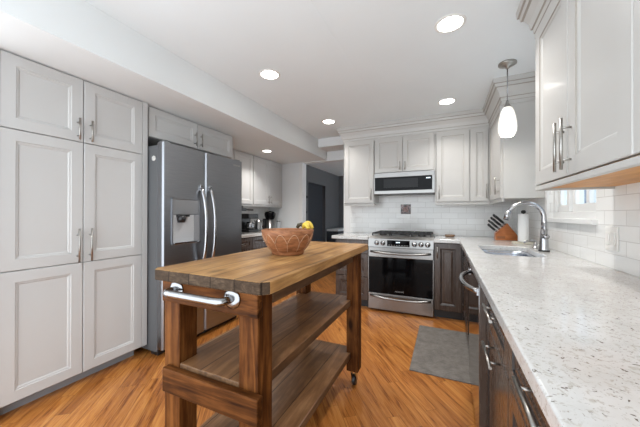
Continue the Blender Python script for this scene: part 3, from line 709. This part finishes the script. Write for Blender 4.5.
# near drawer cabinets
def near_base(a, c, label, lower):
    t = thing('base_cabinet', label, 'cabinet', (0.48, (a + c) / 2, 0), 'brown base cabinets along the right counter')
    b = newbm(); bx(b, XD + 0.02, XW - 0.001, a, c, 0.1, 0.874); obj('body', b, M['base'], t)
    b = newbm(); bx(b, XD + 0.08, XD + 0.10, a, c, 0, 0.1); obj('toe_kick', b, M['black'], t)
    w = c - a
    front(t, 'drawer', '-x', XD + 0.02, a, c, 0.692, 0.868, CB, (w * 0.42, 0.125, 0.20, False), glaze=True)
    if lower == 'door': front(t, 'door', '-x', XD + 0.02, a, c, 0.105, 0.692, CB, (w * 0.45, -0.035, 0.22, False), glaze=True)
    else:
        front(t, 'drawer', '-x', XD + 0.02, a, c, 0.40, 0.692, CB, (w * 0.5, 0.2, 0.2, False), glaze=True); front(t, 'drawer', '-x', XD + 0.02, a, c, 0.105, 0.40, CB, (w * 0.5, 0.2, 0.2, False), glaze=True)
    return t
near_base(1.008, 1.508, 'glossy brown base cabinet next to the dishwasher with drawer over door', 'door')
near_base(0.40, 1.006, 'glossy brown drawer base cabinet nearest the camera under the counter', 'drawers')

# countertops
SX0, SX1, SY0, SY1 = 0.265, 0.625, 2.25, 2.92
b = newbm()
plate_with_hole(b, [(0.1416, -0.35), (XW - 0.0005, -0.35), (XW - 0.0005, YB - 0.0005), (RX1 + 0.002, YB - 0.0005), (RX1 + 0.002, YCF), (0.1416, YCF)], rrect(SX0, SX1, SY0, SY1, 0.09), 0.874, ZT)
ct = obj('countertop', b, M['quartz'], None, loc=(0.47, 2.0, 0.874)); tag(ct, 'long L-shaped speckled white quartz countertop holding the sink', 'countertop')
md = ct.modifiers.new('edge', 'BEVEL'); md.width = 0.005; md.segments = 3; md.limit_method = 'ANGLE'; md.angle_limit = math.radians(60)
b = newbm(); bx(b, -1.375, RX0 - 0.002, YCF, YB - 0.007, 0.874, ZT, 0.004)
tag(obj('countertop', b, M['quartz'], None, loc=(-1.13, 3.7, 0.874)), 'short speckled quartz countertop left of the range', 'countertop')
b = newbm(); bx(b, 0.60, XW - 0.001, -0.30, 0.2, 0, 0.874); b.free()

# sink
t = thing('kitchen_sink', 'undermount stainless steel sink in the speckled countertop', 'sink', (0.45, 2.58, 0.69))
b = newbm(); rings = []
for ins, z in ((-0.012, 0.8735), (0.004, 0.8735), (0.006, 0.85), (0.012, 0.72), (0.03, 0.70), (0.10, 0.695)):
    rings.append([b.verts.new((x, y, z)) for x, y in rrect(SX0 + ins, SX1 - ins, SY0 + ins, SY1 - ins, max(0.02, 0.09 - ins))])
for A, B2 in zip(rings, rings[1:]):
    for k in range(len(A)):
        f = b.faces.new((A[k], A[(k + 1) % len(A)], B2[(k + 1) % len(A)], B2[k])); f.smooth = True
b.faces.new(rings[-1])
o = obj('basin', b, M['sink'], t); md = o.modifiers.new('wall', 'SOLIDIFY'); md.thickness = 0.002
b = newbm(); bx(b, SX0 + 0.01, SX1 - 0.01, 2.545, 2.575, 0.70, 0.855, 0.008); obj('divider', b, M['sink'], t)
for yy in (2.40, 2.74):
    b = newbm(); lathe(b, [(0.045, 0.696), (0.045, 0.699), (0.03, 0.700), (0.02, 0.697), (0, 0.697)], (0.45, yy, 0), 20); obj('drain', b, M['chrome'], t)

# faucet
FXc, FYc = 0.685, 2.62
t = thing('kitchen_faucet', 'brushed steel gooseneck pull-down faucet behind the sink', 'faucet', (FXc, FYc, ZT))
b = newbm(); lathe(b, [(0, ZT), (0.036, ZT), (0.036, ZT + 0.012), (0, ZT + 0.012)], (FXc, FYc, 0), 24); obj('base_ring', b, M['black'], t)
b = newbm(); lathe(b, [(0.033, ZT + 0.012), (0.031, ZT + 0.03), (0.025, ZT + 0.12), (0.021, ZT + 0.17), (0.0, ZT + 0.175)], (FXc, FYc, 0), 24); obj('body', b, M['chrome'], t)
b = newbm(); pts = [(FXc, FYc, ZT + 0.14), (FXc, FYc, ZT + 0.23)]
R0 = 0.117; zc = ZT + 0.255
for k in range(0, 17):
    a = math.pi * k / 16 * 0.86; pts.append((FXc - R0 + R0 * math.cos(a), FYc, zc + R0 * math.sin(a)))
tube(b, pts, [0.019] * 2 + [0.017 - 0.002 * k / 16 for k in range(17)], 14); obj('spout', b, M['chrome'], t)
e = pts[-1]
b = newbm(); tube(b, [(e[0] + 0.002, FYc, e[2] + 0.006), (e[0] - 0.012, FYc, e[2] - 0.03), (e[0] - 0.020, FYc, e[2] - 0.062)], [0.016, 0.021, 0.021], 14); sh = obj('spray_head', b, M['chrome'], t)
b = newbm(); tube(b, [(e[0] - 0.020, FYc, e[2] - 0.0615), (e[0] - 0.0212, FYc, e[2] - 0.067)], 0.018, 14); obj('nozzle', b, M['black'], sh)
b = newbm(); lathe(b, [(0, -0.062), (0.019, -0.060), (0.021, -0.03), (0.021, 0.0)], (FXc, FYc, ZT + 0.115), 16, axis='y'); tube(b, [(FXc - 0.002, FYc - 0.050, ZT + 0.12), (FXc - 0.012, FYc - 0.062, ZT + 0.165), (FXc - 0.018, FYc - 0.072, ZT + 0.235)], [0.011, 0.010, 0.006], 12); obj('lever', b, M['chrome'], t)
# soap dispenser
t = thing('soap_dispenser', 'small chrome soap dispenser pump left of the faucet base', 'soap dispenser', (0.675, 2.80, ZT))
b = newbm(); lathe(b, [(0, ZT), (0.022, ZT), (0.022, ZT + 0.008), (0.013, ZT + 0.014), (0.012, ZT + 0.05), (0, ZT + 0.052)], (0.675, 2.80, 0), 18); obj('base', b, M['chrome'], t)
b = newbm(); tube(b, [(0.675, 2.80, ZT + 0.045), (0.675, 2.80, ZT + 0.062), (0.655, 2.80, ZT + 0.068), (0.61, 2.79, ZT + 0.06), (0.595, 2.785, ZT + 0.045)], [0.008, 0.008, 0.008, 0.007, 0.006], 10); obj('nozzle', b, M['chrome'], t)

# paper towel holder
px, py = 0.685, 3.23
t = thing('paper_towel_holder', 'upright paper towel holder with black knob beside the knife block', 'paper towel holder', (px, py, ZT))
b = newbm(); bx(b, px - 0.085, px + 0.085, py - 0.07, py + 0.07, ZT, ZT + 0.016, 0.006); obj('base', b, mat('cream_stone', (0.62, 0.58, 0.48), 0.4), t)
b = newbm(); tube(b, [(px, py, ZT + 0.012), (px, py, 1.212)], 0.006, 10); obj('rod', b, M['black'], t)
b = newbm(); lathe(b, [(0.012, 1.205), (0.02, 1.212), (0.02, 1.228), (0.012, 1.236), (0, 1.237)], (px, py, 0), 16); obj('knob', b, M['black'], t, 'black finial knob')
b = newbm(); lathe(b, [(0.018, 0.934), (0.042, 0.932), (0.044, 0.936), (0.044, 1.196), (0.042, 1.20), (0.018, 1.199), (0.018, 0.934)], (px, py, 0), 32)
tag(obj('paper_towel_roll', b, M['paper'], None, loc=(px, py, 0.932)), 'white paper towel roll standing on the holder behind the faucet', 'paper towels')

# knife block
kx, ky = 0.60, 3.60
t = thing('knife_block', 'orange-brown slanted wooden knife block on the corner counter', 'knife block', (kx, ky, ZT))
poly = [(kx - 0.10, ZT + 0.001), (kx + 0.11, ZT + 0.001), (kx + 0.11, ZT + 0.045), (kx + 0.01, ZT + 0.186), (kx - 0.10, ZT + 0.073)]
b = newbm(); prism(b, poly, 'y', ky - 0.055, ky + 0.055); o = obj('block', b, M['block'], t); md = o.modifiers.new('edge', 'BEVEL'); md.width = 0.004; md.segments = 2
b = newbm(); bx(b, kx - 0.085, kx - 0.01, ky - 0.0565, ky - 0.055, ZT + 0.018, ZT + 0.045, 0.0004); obj('plate', b, mat('dark_stamp', (0.28, 0.10, 0.03), 0.4), t)
dirv = Vector((-0.717, 0, 0.697)).normalized(); slot = Vector((0.697, 0, 0.717)).normalized()
n = 0
for row, (f0, L) in enumerate(((0.88, 0.135), (0.64, 0.130), (0.40, 0.120), (0.16, 0.11))):
    for yy in ((-0.034, 0.0, 0.034) if row < 2 else (-0.026, 0.026)):
        base = Vector((kx - 0.10, ky + yy, ZT + 0.073)) + slot * (0.158 * f0) + dirv * 0.011
        d = dirv
        k = thing('kitchen_knife', ['black-handled knife in the top row of the knife block, ', 'black-handled knife in the second row of the knife block, ', 'black-handled knife in the third row of the knife block, ', 'short black-handled knife in the lowest row of the knife block, '][row] + {-0.034: 'front slot', 0.0: 'middle slot', 0.034: 'rear slot', -0.026: 'front slot', 0.026: 'rear slot'}[yy], 'knife', base, 'black-handled knives in the block')
        L2 = L + 0.012 * ((n * 2) % 3 - 1)
        b = newbm(); tube(b, [base - d * 0.0105, base + d * 0.018], 0.0085, 10); obj('bolster', b, M['chrome'], k)
        b = newbm(); tube(b, [base + d * 0.016, base + d * 0.03, base + d * L2 * 0.6, base + d * L2 * 0.93, base + d * L2], [0.009, 0.0115, 0.0105, 0.0125, 0.008], 10); obj('handle', b, M['black'], k)
        n += 1

# little dish right of range
b = newbm(); lathe(b, [(0, ZT), (0.05, ZT), (0.058, ZT + 0.012), (0.060, ZT + 0.028), (0.056, ZT + 0.028), (0.053, ZT + 0.012), (0, ZT + 0.006)], (0.05, 3.80, 0), 24)
tag(obj('spoon_rest', b, mat('brown_ceramic', (0.20, 0.12, 0.07), 0.25), None, loc=(0.05, 3.80, ZT)), 'small round brown dish on the counter right of the range', 'dish')

# light switch on right wall
t = thing('light_switch', 'white double rocker switch plate on the right tiled wall', 'light switch', (XW, 1.925, 1.07))
b = newbm(); bx(b, XW - 0.008, XW - 0.0005, 1.868, 1.985, 1.008, 1.132, 0.004); obj('plate', b, M['white_plastic'], t)
for yy in (1.90, 1.952):
    b = newbm(); bx(b, XW - 0.014, XW - 0.007, yy - 0.016, yy + 0.016, 1.037, 1.103, 0.003); obj('rocker', b, M['white_plastic'], t)

# ------------------------------------------------------------------ island
IX0, IX1, IY0, IY1, IZ = -1.05, -0.505, 0.70, 1.955, 0.98
t = thing('kitchen_island', 'rustic wooden kitchen island cart with two slab shelves on casters', 'kitchen island', (-0.78, 1.32, 0))
b = newbm(); ch = 0.025
prism(b, [(IX0 + ch, IY0), (IX1 - ch, IY0), (IX1, IY0 + ch), (IX1, IY1 - ch), (IX1 - ch, IY1), (IX0 + ch, IY1), (IX0, IY1 - ch), (IX0, IY0 + ch)], 'z', IZ - 0.042, IZ)
b.normal_update()
for f in b.faces:
    c = f.calc_center_median()
    if abs(c.z - (IZ - 0.021)) < 0.01 and (c.y < IY0 + ch or c.y > IY1 - ch): f.material_index = 1
o = obj('tabletop', b, [M['island_top'], M['island_end']], t); md = o.modifiers.new('edge', 'BEVEL'); md.width = 0.004; md.segments = 2; md.limit_method = 'ANGLE'
LX = (((-1.038, -0.952), (-0.655, -0.573)), ((-1.020, -0.938), (-0.622, -0.540))); LY = ((0.752, 0.838), (1.80, 1.885))
for j, (y0, y1) in enumerate(LY):
    for i, (x0, x1) in enumerate(LX[j]):
        b = newbm(); bx(b, x0, x1, y0, y1, 0.115, IZ - 0.0425, 0.004)
        lg = obj('leg', b, M['island_leg'], t)
        cx, cy = (x0 + x1) / 2, (y0 + y1) / 2
        b = newbm(); bx(b, cx - 0.03, cx + 0.03, cy - 0.03, cy + 0.03, 0.110, 0.1155); 
        for s in (-1, 1): prism(b, [(cy - 0.022, 0.11), (cy + 0.018, 0.11), (cy + 0.03, 0.035), (cy + 0.005, 0.03)], 'x', cx + s * 0.017 - 0.002, cx + s * 0.017 + 0.002)
        cs = obj('caster', b, M['chrome'], lg, 'steel caster fork')
        b = newbm(); lathe(b, [(0.0, -0.013), (0.030, -0.013), (0.036, -0.008), (0.036, 0.008), (0.030, 0.013), (0, 0.013)], (cx, cy + 0.014, 0.036), 24, axis='x'); obj('wheel', b, M['black'], cs, 'black rubber wheel')
for (z0, z1) in ((0.853, IZ - 0.043), (0.499, 0.592)):
    b = newbm(); bx(b, -1.012, -0.552, 0.722, 0.7515, z0, z1, 0.004); obj('front_rail', b, M['island_rail'], t)
    b = newbm(); bx(b, -1.030, -0.553, 1.8905, 1.922, z0, z1, 0.004); obj('back_rail', b, M['island_rail'], t)
for (x0, x1) in ((-1.015, -0.980), (-0.610, -0.574)):
    b = newbm(); bx(b, x0, x1, 0.8425, 1.7995, 0.868, IZ - 0.0425, 0.003); obj('side_apron', b, M['island_side'], t)
    b = newbm(); bx(b, x0, x1, 0.8425, 1.7995, 0.50, 0.585, 0.003); b.free()
for zt in (0.606, 0.246):
    b = newbm(); bx(b, -0.985, -0.592, 0.7525, 1.885, zt - 0.036, zt, 0.003)
    b.free()
    b = newbm()
    poly = [(-1.0, 0.8385), (-0.951, 0.8385), (-0.951, 0.754), (-0.656, 0.754), (-0.656, 0.8385), (-0.592, 0.8385), (-0.592, 1.7995), (-0.623, 1.7995), (-0.623, 1.884), (-0.937, 1.884), (-0.937, 1.7995), (-1.0, 1.7995)]
    prism(b, poly, 'z', zt - 0.040, zt); b.normal_update()
    for f in b.faces:
        if abs(f.normal.z) < 0.5: f.material_index = 1
    o = obj('shelf', b, [M['island_shelf'], M['island_side']], t); md = o.modifiers.new('edge', 'BEVEL'); md.width = 0.003; md.segments = 2; md.limit_method = 'ANGLE'
for yy in (0.8425, 1.765):
    b = newbm(); bx(b, -0.94, -0.64, yy, yy + 0.034, 0.160, 0.2055, 0.003); obj('shelf_cleat', b, M['island_rail'], t)
    b = newbm(); bx(b, -0.94, -0.64, yy, yy + 0.034, 0.515, 0.5655, 0.003); obj('shelf_cleat', b, M['island_rail'], t)
# towel bar
b = newbm(); hz = 0.908; yb = 0.722
pts = [(-0.928, yb, hz), (-0.928, yb - 0.030, hz), (-0.925, yb - 0.043, hz), (-0.915, yb - 0.051, hz), (-0.89, yb - 0.053, hz), (-0.70, yb - 0.053, hz), (-0.672, yb - 0.051, hz), (-0.660, yb - 0.043, hz), (-0.657, yb - 0.030, hz), (-0.657, yb, hz)]
tube(b, pts, 0.0135, 16)
for xx in (-0.928, -0.657): lathe(b, [(0.0, -0.010), (0.022, -0.010), (0.034, -0.005), (0.036, 0.0), (0, 0.0)], (xx, yb, hz), 28, axis='y')
obj('towel_bar', b, M['towel_steel'], t, 'polished steel towel bar on the near end')

# bowl with bananas
bcx, bcy = -0.775, 1.275
b = newbm(); seg = 48; prof = [(0.0, 0.0), (0.078, 0.0), (0.086, 0.004), (0.086, 0.014), (0.090, 0.020), (0.110, 0.044), (0.125, 0.072), (0.135, 0.102), (0.140, 0.130), (0.136, 0.133), (0.130, 0.130), (0.125, 0.104), (0.113, 0.072), (0.096, 0.046), (0.07, 0.026), (0, 0.022)]
lathe(b, [(r, z + IZ) for r, z in prof], (bcx, bcy, 0), seg)
bo = obj('wooden_bowl', b, M['bowl'], None, loc=(bcx, bcy, IZ)); tag(bo, 'carved wooden fruit bowl standing on the island top', 'bowl')
b = newbm()
def rad(z):
    for (r0, z0), (r1, z1) in zip(prof[3:], prof[4:9]):
        if z0 <= z <= z1: return r0 + (r1 - r0) * (z - z0) / (z1 - z0)
    return 0.16
for k in range(12):
    a0 = 2 * math.pi * k / 12; pts = []
    for s in range(13):
        q = s / 12; zz = 0.065 + 0.045 * math.sin(math.pi * q); aa = a0 + 2 * math.pi / 12 * q; rr = rad(zz) + 0.0005
        pts.append((bcx + rr * math.cos(aa), bcy + rr * math.sin(aa), IZ + zz))
    tube(b, pts, 0.0016, 6)
    pts = []
    for s in range(6):
        zz = 0.022 + 0.043 * s / 5; rr = rad(zz) + 0.0003; pts.append((bcx + rr * math.cos(a0), bcy + rr * math.sin(a0), IZ + zz))
    tube(b, pts, 0.0014, 6)
obj('carving', b, mat('pale_carved_line', (0.46, 0.28, 0.17), 0.6), bo, 'pale carved arch lines')
t = thing('banana_bunch', 'yellow banana bunch with dark stem in the wooden bowl', 'bananas', (bcx + 0.04, bcy + 0.02, IZ + 0.03))
S = Vector((bcx + 0.082, bcy + 0.02, IZ + 0.140))
for k, (dx, dy, lift) in enumerate(((0.052, 0.012, 0.026), (0.034, 0.044, 0.024), (0.046, -0.024, 0.020))):
    b = newbm(); pts = []; rs = []
    E = S + Vector((dx, dy, -0.002))
    for q in range(12):
        f = q / 11; pts.append(S.lerp(E, f) + Vector((0, 0, lift * math.sin(math.pi * f))))
        rs.append(0.005 + 0.0095 * math.sin(math.pi * min(1.0, max(0.0, f * 0.94 + 0.03))) ** 0.6)
    tube(b, pts, rs, 10); obj('banana', b, M['yellow'], t)
b = newbm(); tube(b, [S + Vector((-0.034, -0.004, 0.0)), S + Vector((-0.026, 0, 0.016)), S + Vector((-0.010, 0, 0.020)), S + Vector((0.004, 0.002, 0.010))], [0.008, 0.011, 0.011, 0.012], 10); obj('stem', b, M['brown_tip'], t, 'dark brown banana stem')

# rug
b = newbm(); bx(b, -0.252, 0.235, 2.195, 3.12, 0.0, 0.010, 0.004)
o = obj('floor_mat', b, M['rug'], None, loc=(0, 2.65, 0)); tag(o, 'grey woven kitchen mat on the oak floor before the sink', 'mat')

# ------------------------------------------------------------------ coffee counter
def cyl_thing(name, label, cat, x, y, prof, m, loc_z=ZT): 
    b = newbm(); lathe(b, prof, (x, y, 0), 24); return tag(obj(name, b, m, None, loc=(x, y, loc_z)), label, cat)
b = newbm(); bx(b, -2.90, -2.56, 3.05, 3.74, ZT, ZT + 0.012, 0.004); tag(obj('serving_tray', b, mat('dark_tray', (0.10, 0.095, 0.09), 0.3), None, loc=(-2.73, 3.4, ZT)), 'dark flat tray under the coffee maker', 'tray')
zt = ZT + 0.0125
t = thing('coffee_maker', 'black drip coffee maker on the counter beside the refrigerator', 'coffee maker', (-2.75, 3.34, zt))
b = newbm(); bx(b, -2.86, -2.62, 3.22, 3.46, zt, zt + 0.035, 0.008); bx(b, -2.86, -2.78, 3.22, 3.46, zt + 0.03, zt + 0.25, 0.008); bx(b, -2.86, -2.63, 3.22, 3.46, zt + 0.20, zt + 0.275, 0.012); obj('body', b, M['black'], t)
b = newbm(); lathe(b, [(0, zt + 0.037), (0.055, zt + 0.037), (0.062, zt + 0.07), (0.055, zt + 0.13), (0.045, zt + 0.15), (0, zt + 0.152)], (-2.70, 3.34, 0), 20); cf = obj('carafe', b, M['chrome'], t, 'steel carafe')
b = newbm(); tube(b, [(-2.645, 3.34, zt + 0.13), (-2.605, 3.34, zt + 0.125), (-2.605, 3.34, zt + 0.06), (-2.642, 3.34, zt + 0.06)], 0.007, 8); obj('handle', b, M['black'], cf)
t = thing('thermal_kettle', 'stainless kettle with black handle right of the coffee maker', 'kettle', (-2.74, 3.60, zt))
b = newbm(); lathe(b, [(0, zt), (0.065, zt), (0.065, zt + 0.02), (0.055, zt + 0.13), (0.045, zt + 0.165), (0.02, zt + 0.175), (0.012, zt + 0.20), (0, zt + 0.2)], (-2.74, 3.60, 0), 24); obj('body', b, M['steel'], t)
b = newbm(); tube(b, [(-2.715, 3.64, zt + 0.155), (-2.70, 3.685, zt + 0.165), (-2.70, 3.695, zt + 0.10), (-2.71, 3.66, zt + 0.05)], 0.009, 8); obj('handle', b, M['black'], t)
b = newbm(); tube(b, [(-2.75, 3.56, zt + 0.10), (-2.75, 3.53, zt + 0.14), (-2.75, 3.51, zt + 0.17)], [0.012, 0.009, 0.007], 8); obj('spout', b, M['steel'], t)
t = thing('coffee_grinder', 'tall grinder with bulbous black hopper and steel body by the pier', 'coffee grinder', (-2.78, 3.98, ZT))
b = newbm(); lathe(b, [(0, ZT), (0.075, ZT), (0.075, ZT + 0.03), (0.062, ZT + 0.04), (0.062, ZT + 0.19), (0, ZT + 0.19)], (-2.78, 3.98, 0), 24); obj('body', b, M['steel'], t)
b = newbm(); lathe(b, [(0.06, ZT + 0.185), (0.078, ZT + 0.21), (0.094, ZT + 0.25), (0.096, ZT + 0.29), (0.084, ZT + 0.305), (0.084, ZT + 0.32), (0.03, ZT + 0.328), (0.012, ZT + 0.335), (0, ZT + 0.336)], (-2.78, 3.98, 0), 24); obj('hopper', b, M['bglass'], t, 'black bulbous hopper')
b = newbm(); bx(b, -2.90, -2.82, 3.93, 4.03, ZT, ZT + 0.2, 0.006); obj('motor_block', b, M['black'], t)
t = thing('glass_jar', 'small clear jar standing between the grinder and the pier', 'jar', (-2.74, 4.19, ZT))
b = newbm(); lathe(b, [(0, ZT), (0.04, ZT), (0.042, ZT + 0.01), (0.042, ZT + 0.13), (0.034, ZT + 0.14), (0, ZT + 0.14)], (-2.74, 4.19, 0), 20); obj('jar_body', b, M['light_grey'], t)
b = newbm(); lathe(b, [(0.036, ZT + 0.14), (0.038, ZT + 0.165), (0, ZT + 0.167)], (-2.74, 4.19, 0), 20); obj('lid', b, M['steel'], t)
t = thing('under_cabinet_rack', 'black rack hanging under the white wall cabinet above the coffee maker', 'rack', (-2.86, 3.32, ZU))
b = newbm(); bx(b, -2.96, -2.83, 3.05, 3.42, 1.245, 1.290, 0.006); bx(b, -2.92, -2.88, 3.08, 3.12, 1.285, 1.3495, 0.003); bx(b, -2.92, -2.88, 3.36, 3.40, 1.285, 1.3495, 0.003); obj('rack_body', b, M['black'], t)
b = newbm(); tube(b, [(-2.85, 3.40, 1.267), (-2.85, 3.60, 1.262)], 0.012, 8); obj('rail', b, M['black'], t)

# console in the far room and wall piece by the doorway
t = thing('console_cabinet', 'black cabinet with white top in the dark room beyond the doorway', 'cabinet', (-2.93, 7.75, 0))
b = newbm(); bx(b, XFW + 0.014, -2.77, 7.27, 8.245, 0.0, 0.71, 0.004); obj('body', b, M['doorway_shade_console'], t)
b = newbm(); bx(b, XFW + 0.013, -2.75, 7.25, 8.248, 0.71, 0.765, 0.004); obj('top', b, M['trim'], t, 'white top')
t = thing('wall_fixture', 'narrow black fixture on the dark wall just inside the doorway', 'wall fixture', (XFW + 0.02, 5.95, 1.3))  # narrow black object of unclear use
b = newbm(); bx(b, XFW + 0.0005, XFW + 0.02, 5.86, 5.96, 1.20, 1.68, 0.004); obj('back_plate', b, M['black'], t)
b = newbm(); bx(b, XFW + 0.019, XFW + 0.09, 5.885, 5.935, 1.58, 1.64, 0.006); bx(b, XFW + 0.019, XFW + 0.07, 5.885, 5.935, 1.22, 1.28, 0.006); obj('arm', b, M['black'], t)

# ------------------------------------------------------------------ lamps
def downlight(x, y, z, label, r=0.074, power=1.0):
    t = thing('ceiling_light', label, 'ceiling light', (x, y, z), 'recessed ceiling lights')
    b = newbm(); lathe(b, [(r, z - 0.001), (r + 0.002, z - 0.006), (r + 0.018, z - 0.003), (r + 0.02, z - 0.0003), (r, z - 0.0003)], (x, y, 0), 36); obj('trim_ring', b, M['white_plastic'], t)
    b = newbm(); lathe(b, [(0, z - 0.0022), (r - 0.001, z - 0.0022), (r - 0.001, z - 0.0005), (0, z - 0.0005)], (x, y, 0), 36); obj('diffuser', b, M['diffuser'], t, 'glowing white diffuser')
    L = bpy.data.lights.new('downlight', 'AREA'); L.shape = 'DISK'; L.size = 2 * r * 0.9; L.energy = DOWNLIGHT_W * power; L.color = (1.0, 0.975, 0.94); L.spread = math.radians(118)
    lo = bpy.data.objects.new('lamp', L); COL.objects.link(lo); lo.parent = t; lo.location = (0, 0, -0.008)
downlight(0.026, 1.944, ZC, 'round recessed ceiling light at top right, the largest in view')
downlight(-1.404, 2.00, ZC, 'round recessed ceiling light above the island toward the soffit')
downlight(0.014, 3.27, ZC, 'round recessed ceiling light nearest the crown molding right of the range', power=0.7)
downlight(-1.405, 3.34, ZC, 'round recessed ceiling light near the corner by the doorway', power=0.75)
downlight(-2.431, 3.398, ZS, 'small recessed light in the soffit above the refrigerator', 0.06, 0.8)

# pendant
pcx, pcy = 0.455, 2.645
t = thing('pendant_lamp', 'brushed nickel pendant with white egg-shaped glass shade over the sink', 'pendant lamp', (pcx, pcy, ZC))
b = newbm(); lathe(b, [(0, ZC - 0.0005), (0.064, ZC - 0.0005), (0.064, ZC - 0.012), (0.05, ZC - 0.02), (0.016, ZC - 0.028), (0.012, ZC - 0.045), (0, ZC - 0.045)], (pcx, pcy, 0), 32); obj('canopy', b, M['nickel'], t)
b = newbm(); tube(b, [(pcx, pcy, ZC - 0.04), (pcx, pcy, 2.105)], 0.0045, 10); obj('rod', b, M['chrome'], t)
b = newbm(); lathe(b, [(0, 2.115), (0.010, 2.112), (0.014, 2.09), (0.028, 2.065), (0.028, 2.058), (0, 2.058)], (pcx, pcy, 0), 24); obj('socket_cap', b, M['nickel'], t)
b = newbm(); lathe(b, [(0.024, 2.064), (0.034, 2.055), (0.046, 2.025), (0.056, 1.985), (0.063, 1.94), (0.066, 1.90), (0.063, 1.865), (0.055, 1.840), (0.044, 1.829), (0.042, 1.832), (0.052, 1.843), (0.060, 1.867), (0.063, 1.90), (0.060, 1.94), (0.053, 1.983), (0.043, 2.022), (0.031, 2.051), (0.022, 2.060)], (pcx, pcy, 0), 32); obj('lamp_shade', b, M['white_glass'], t, 'glowing white opal glass shade')
L = bpy.data.lights.new('pendant_bulb', 'POINT'); L.energy = PENDANT_W; L.color = (1.0, 0.92, 0.80); L.shadow_soft_size = 0.025
lo = bpy.data.objects.new('lamp', L); COL.objects.link(lo); lo.parent = t; lo.location = (0, 0, 1.845 - ZC)
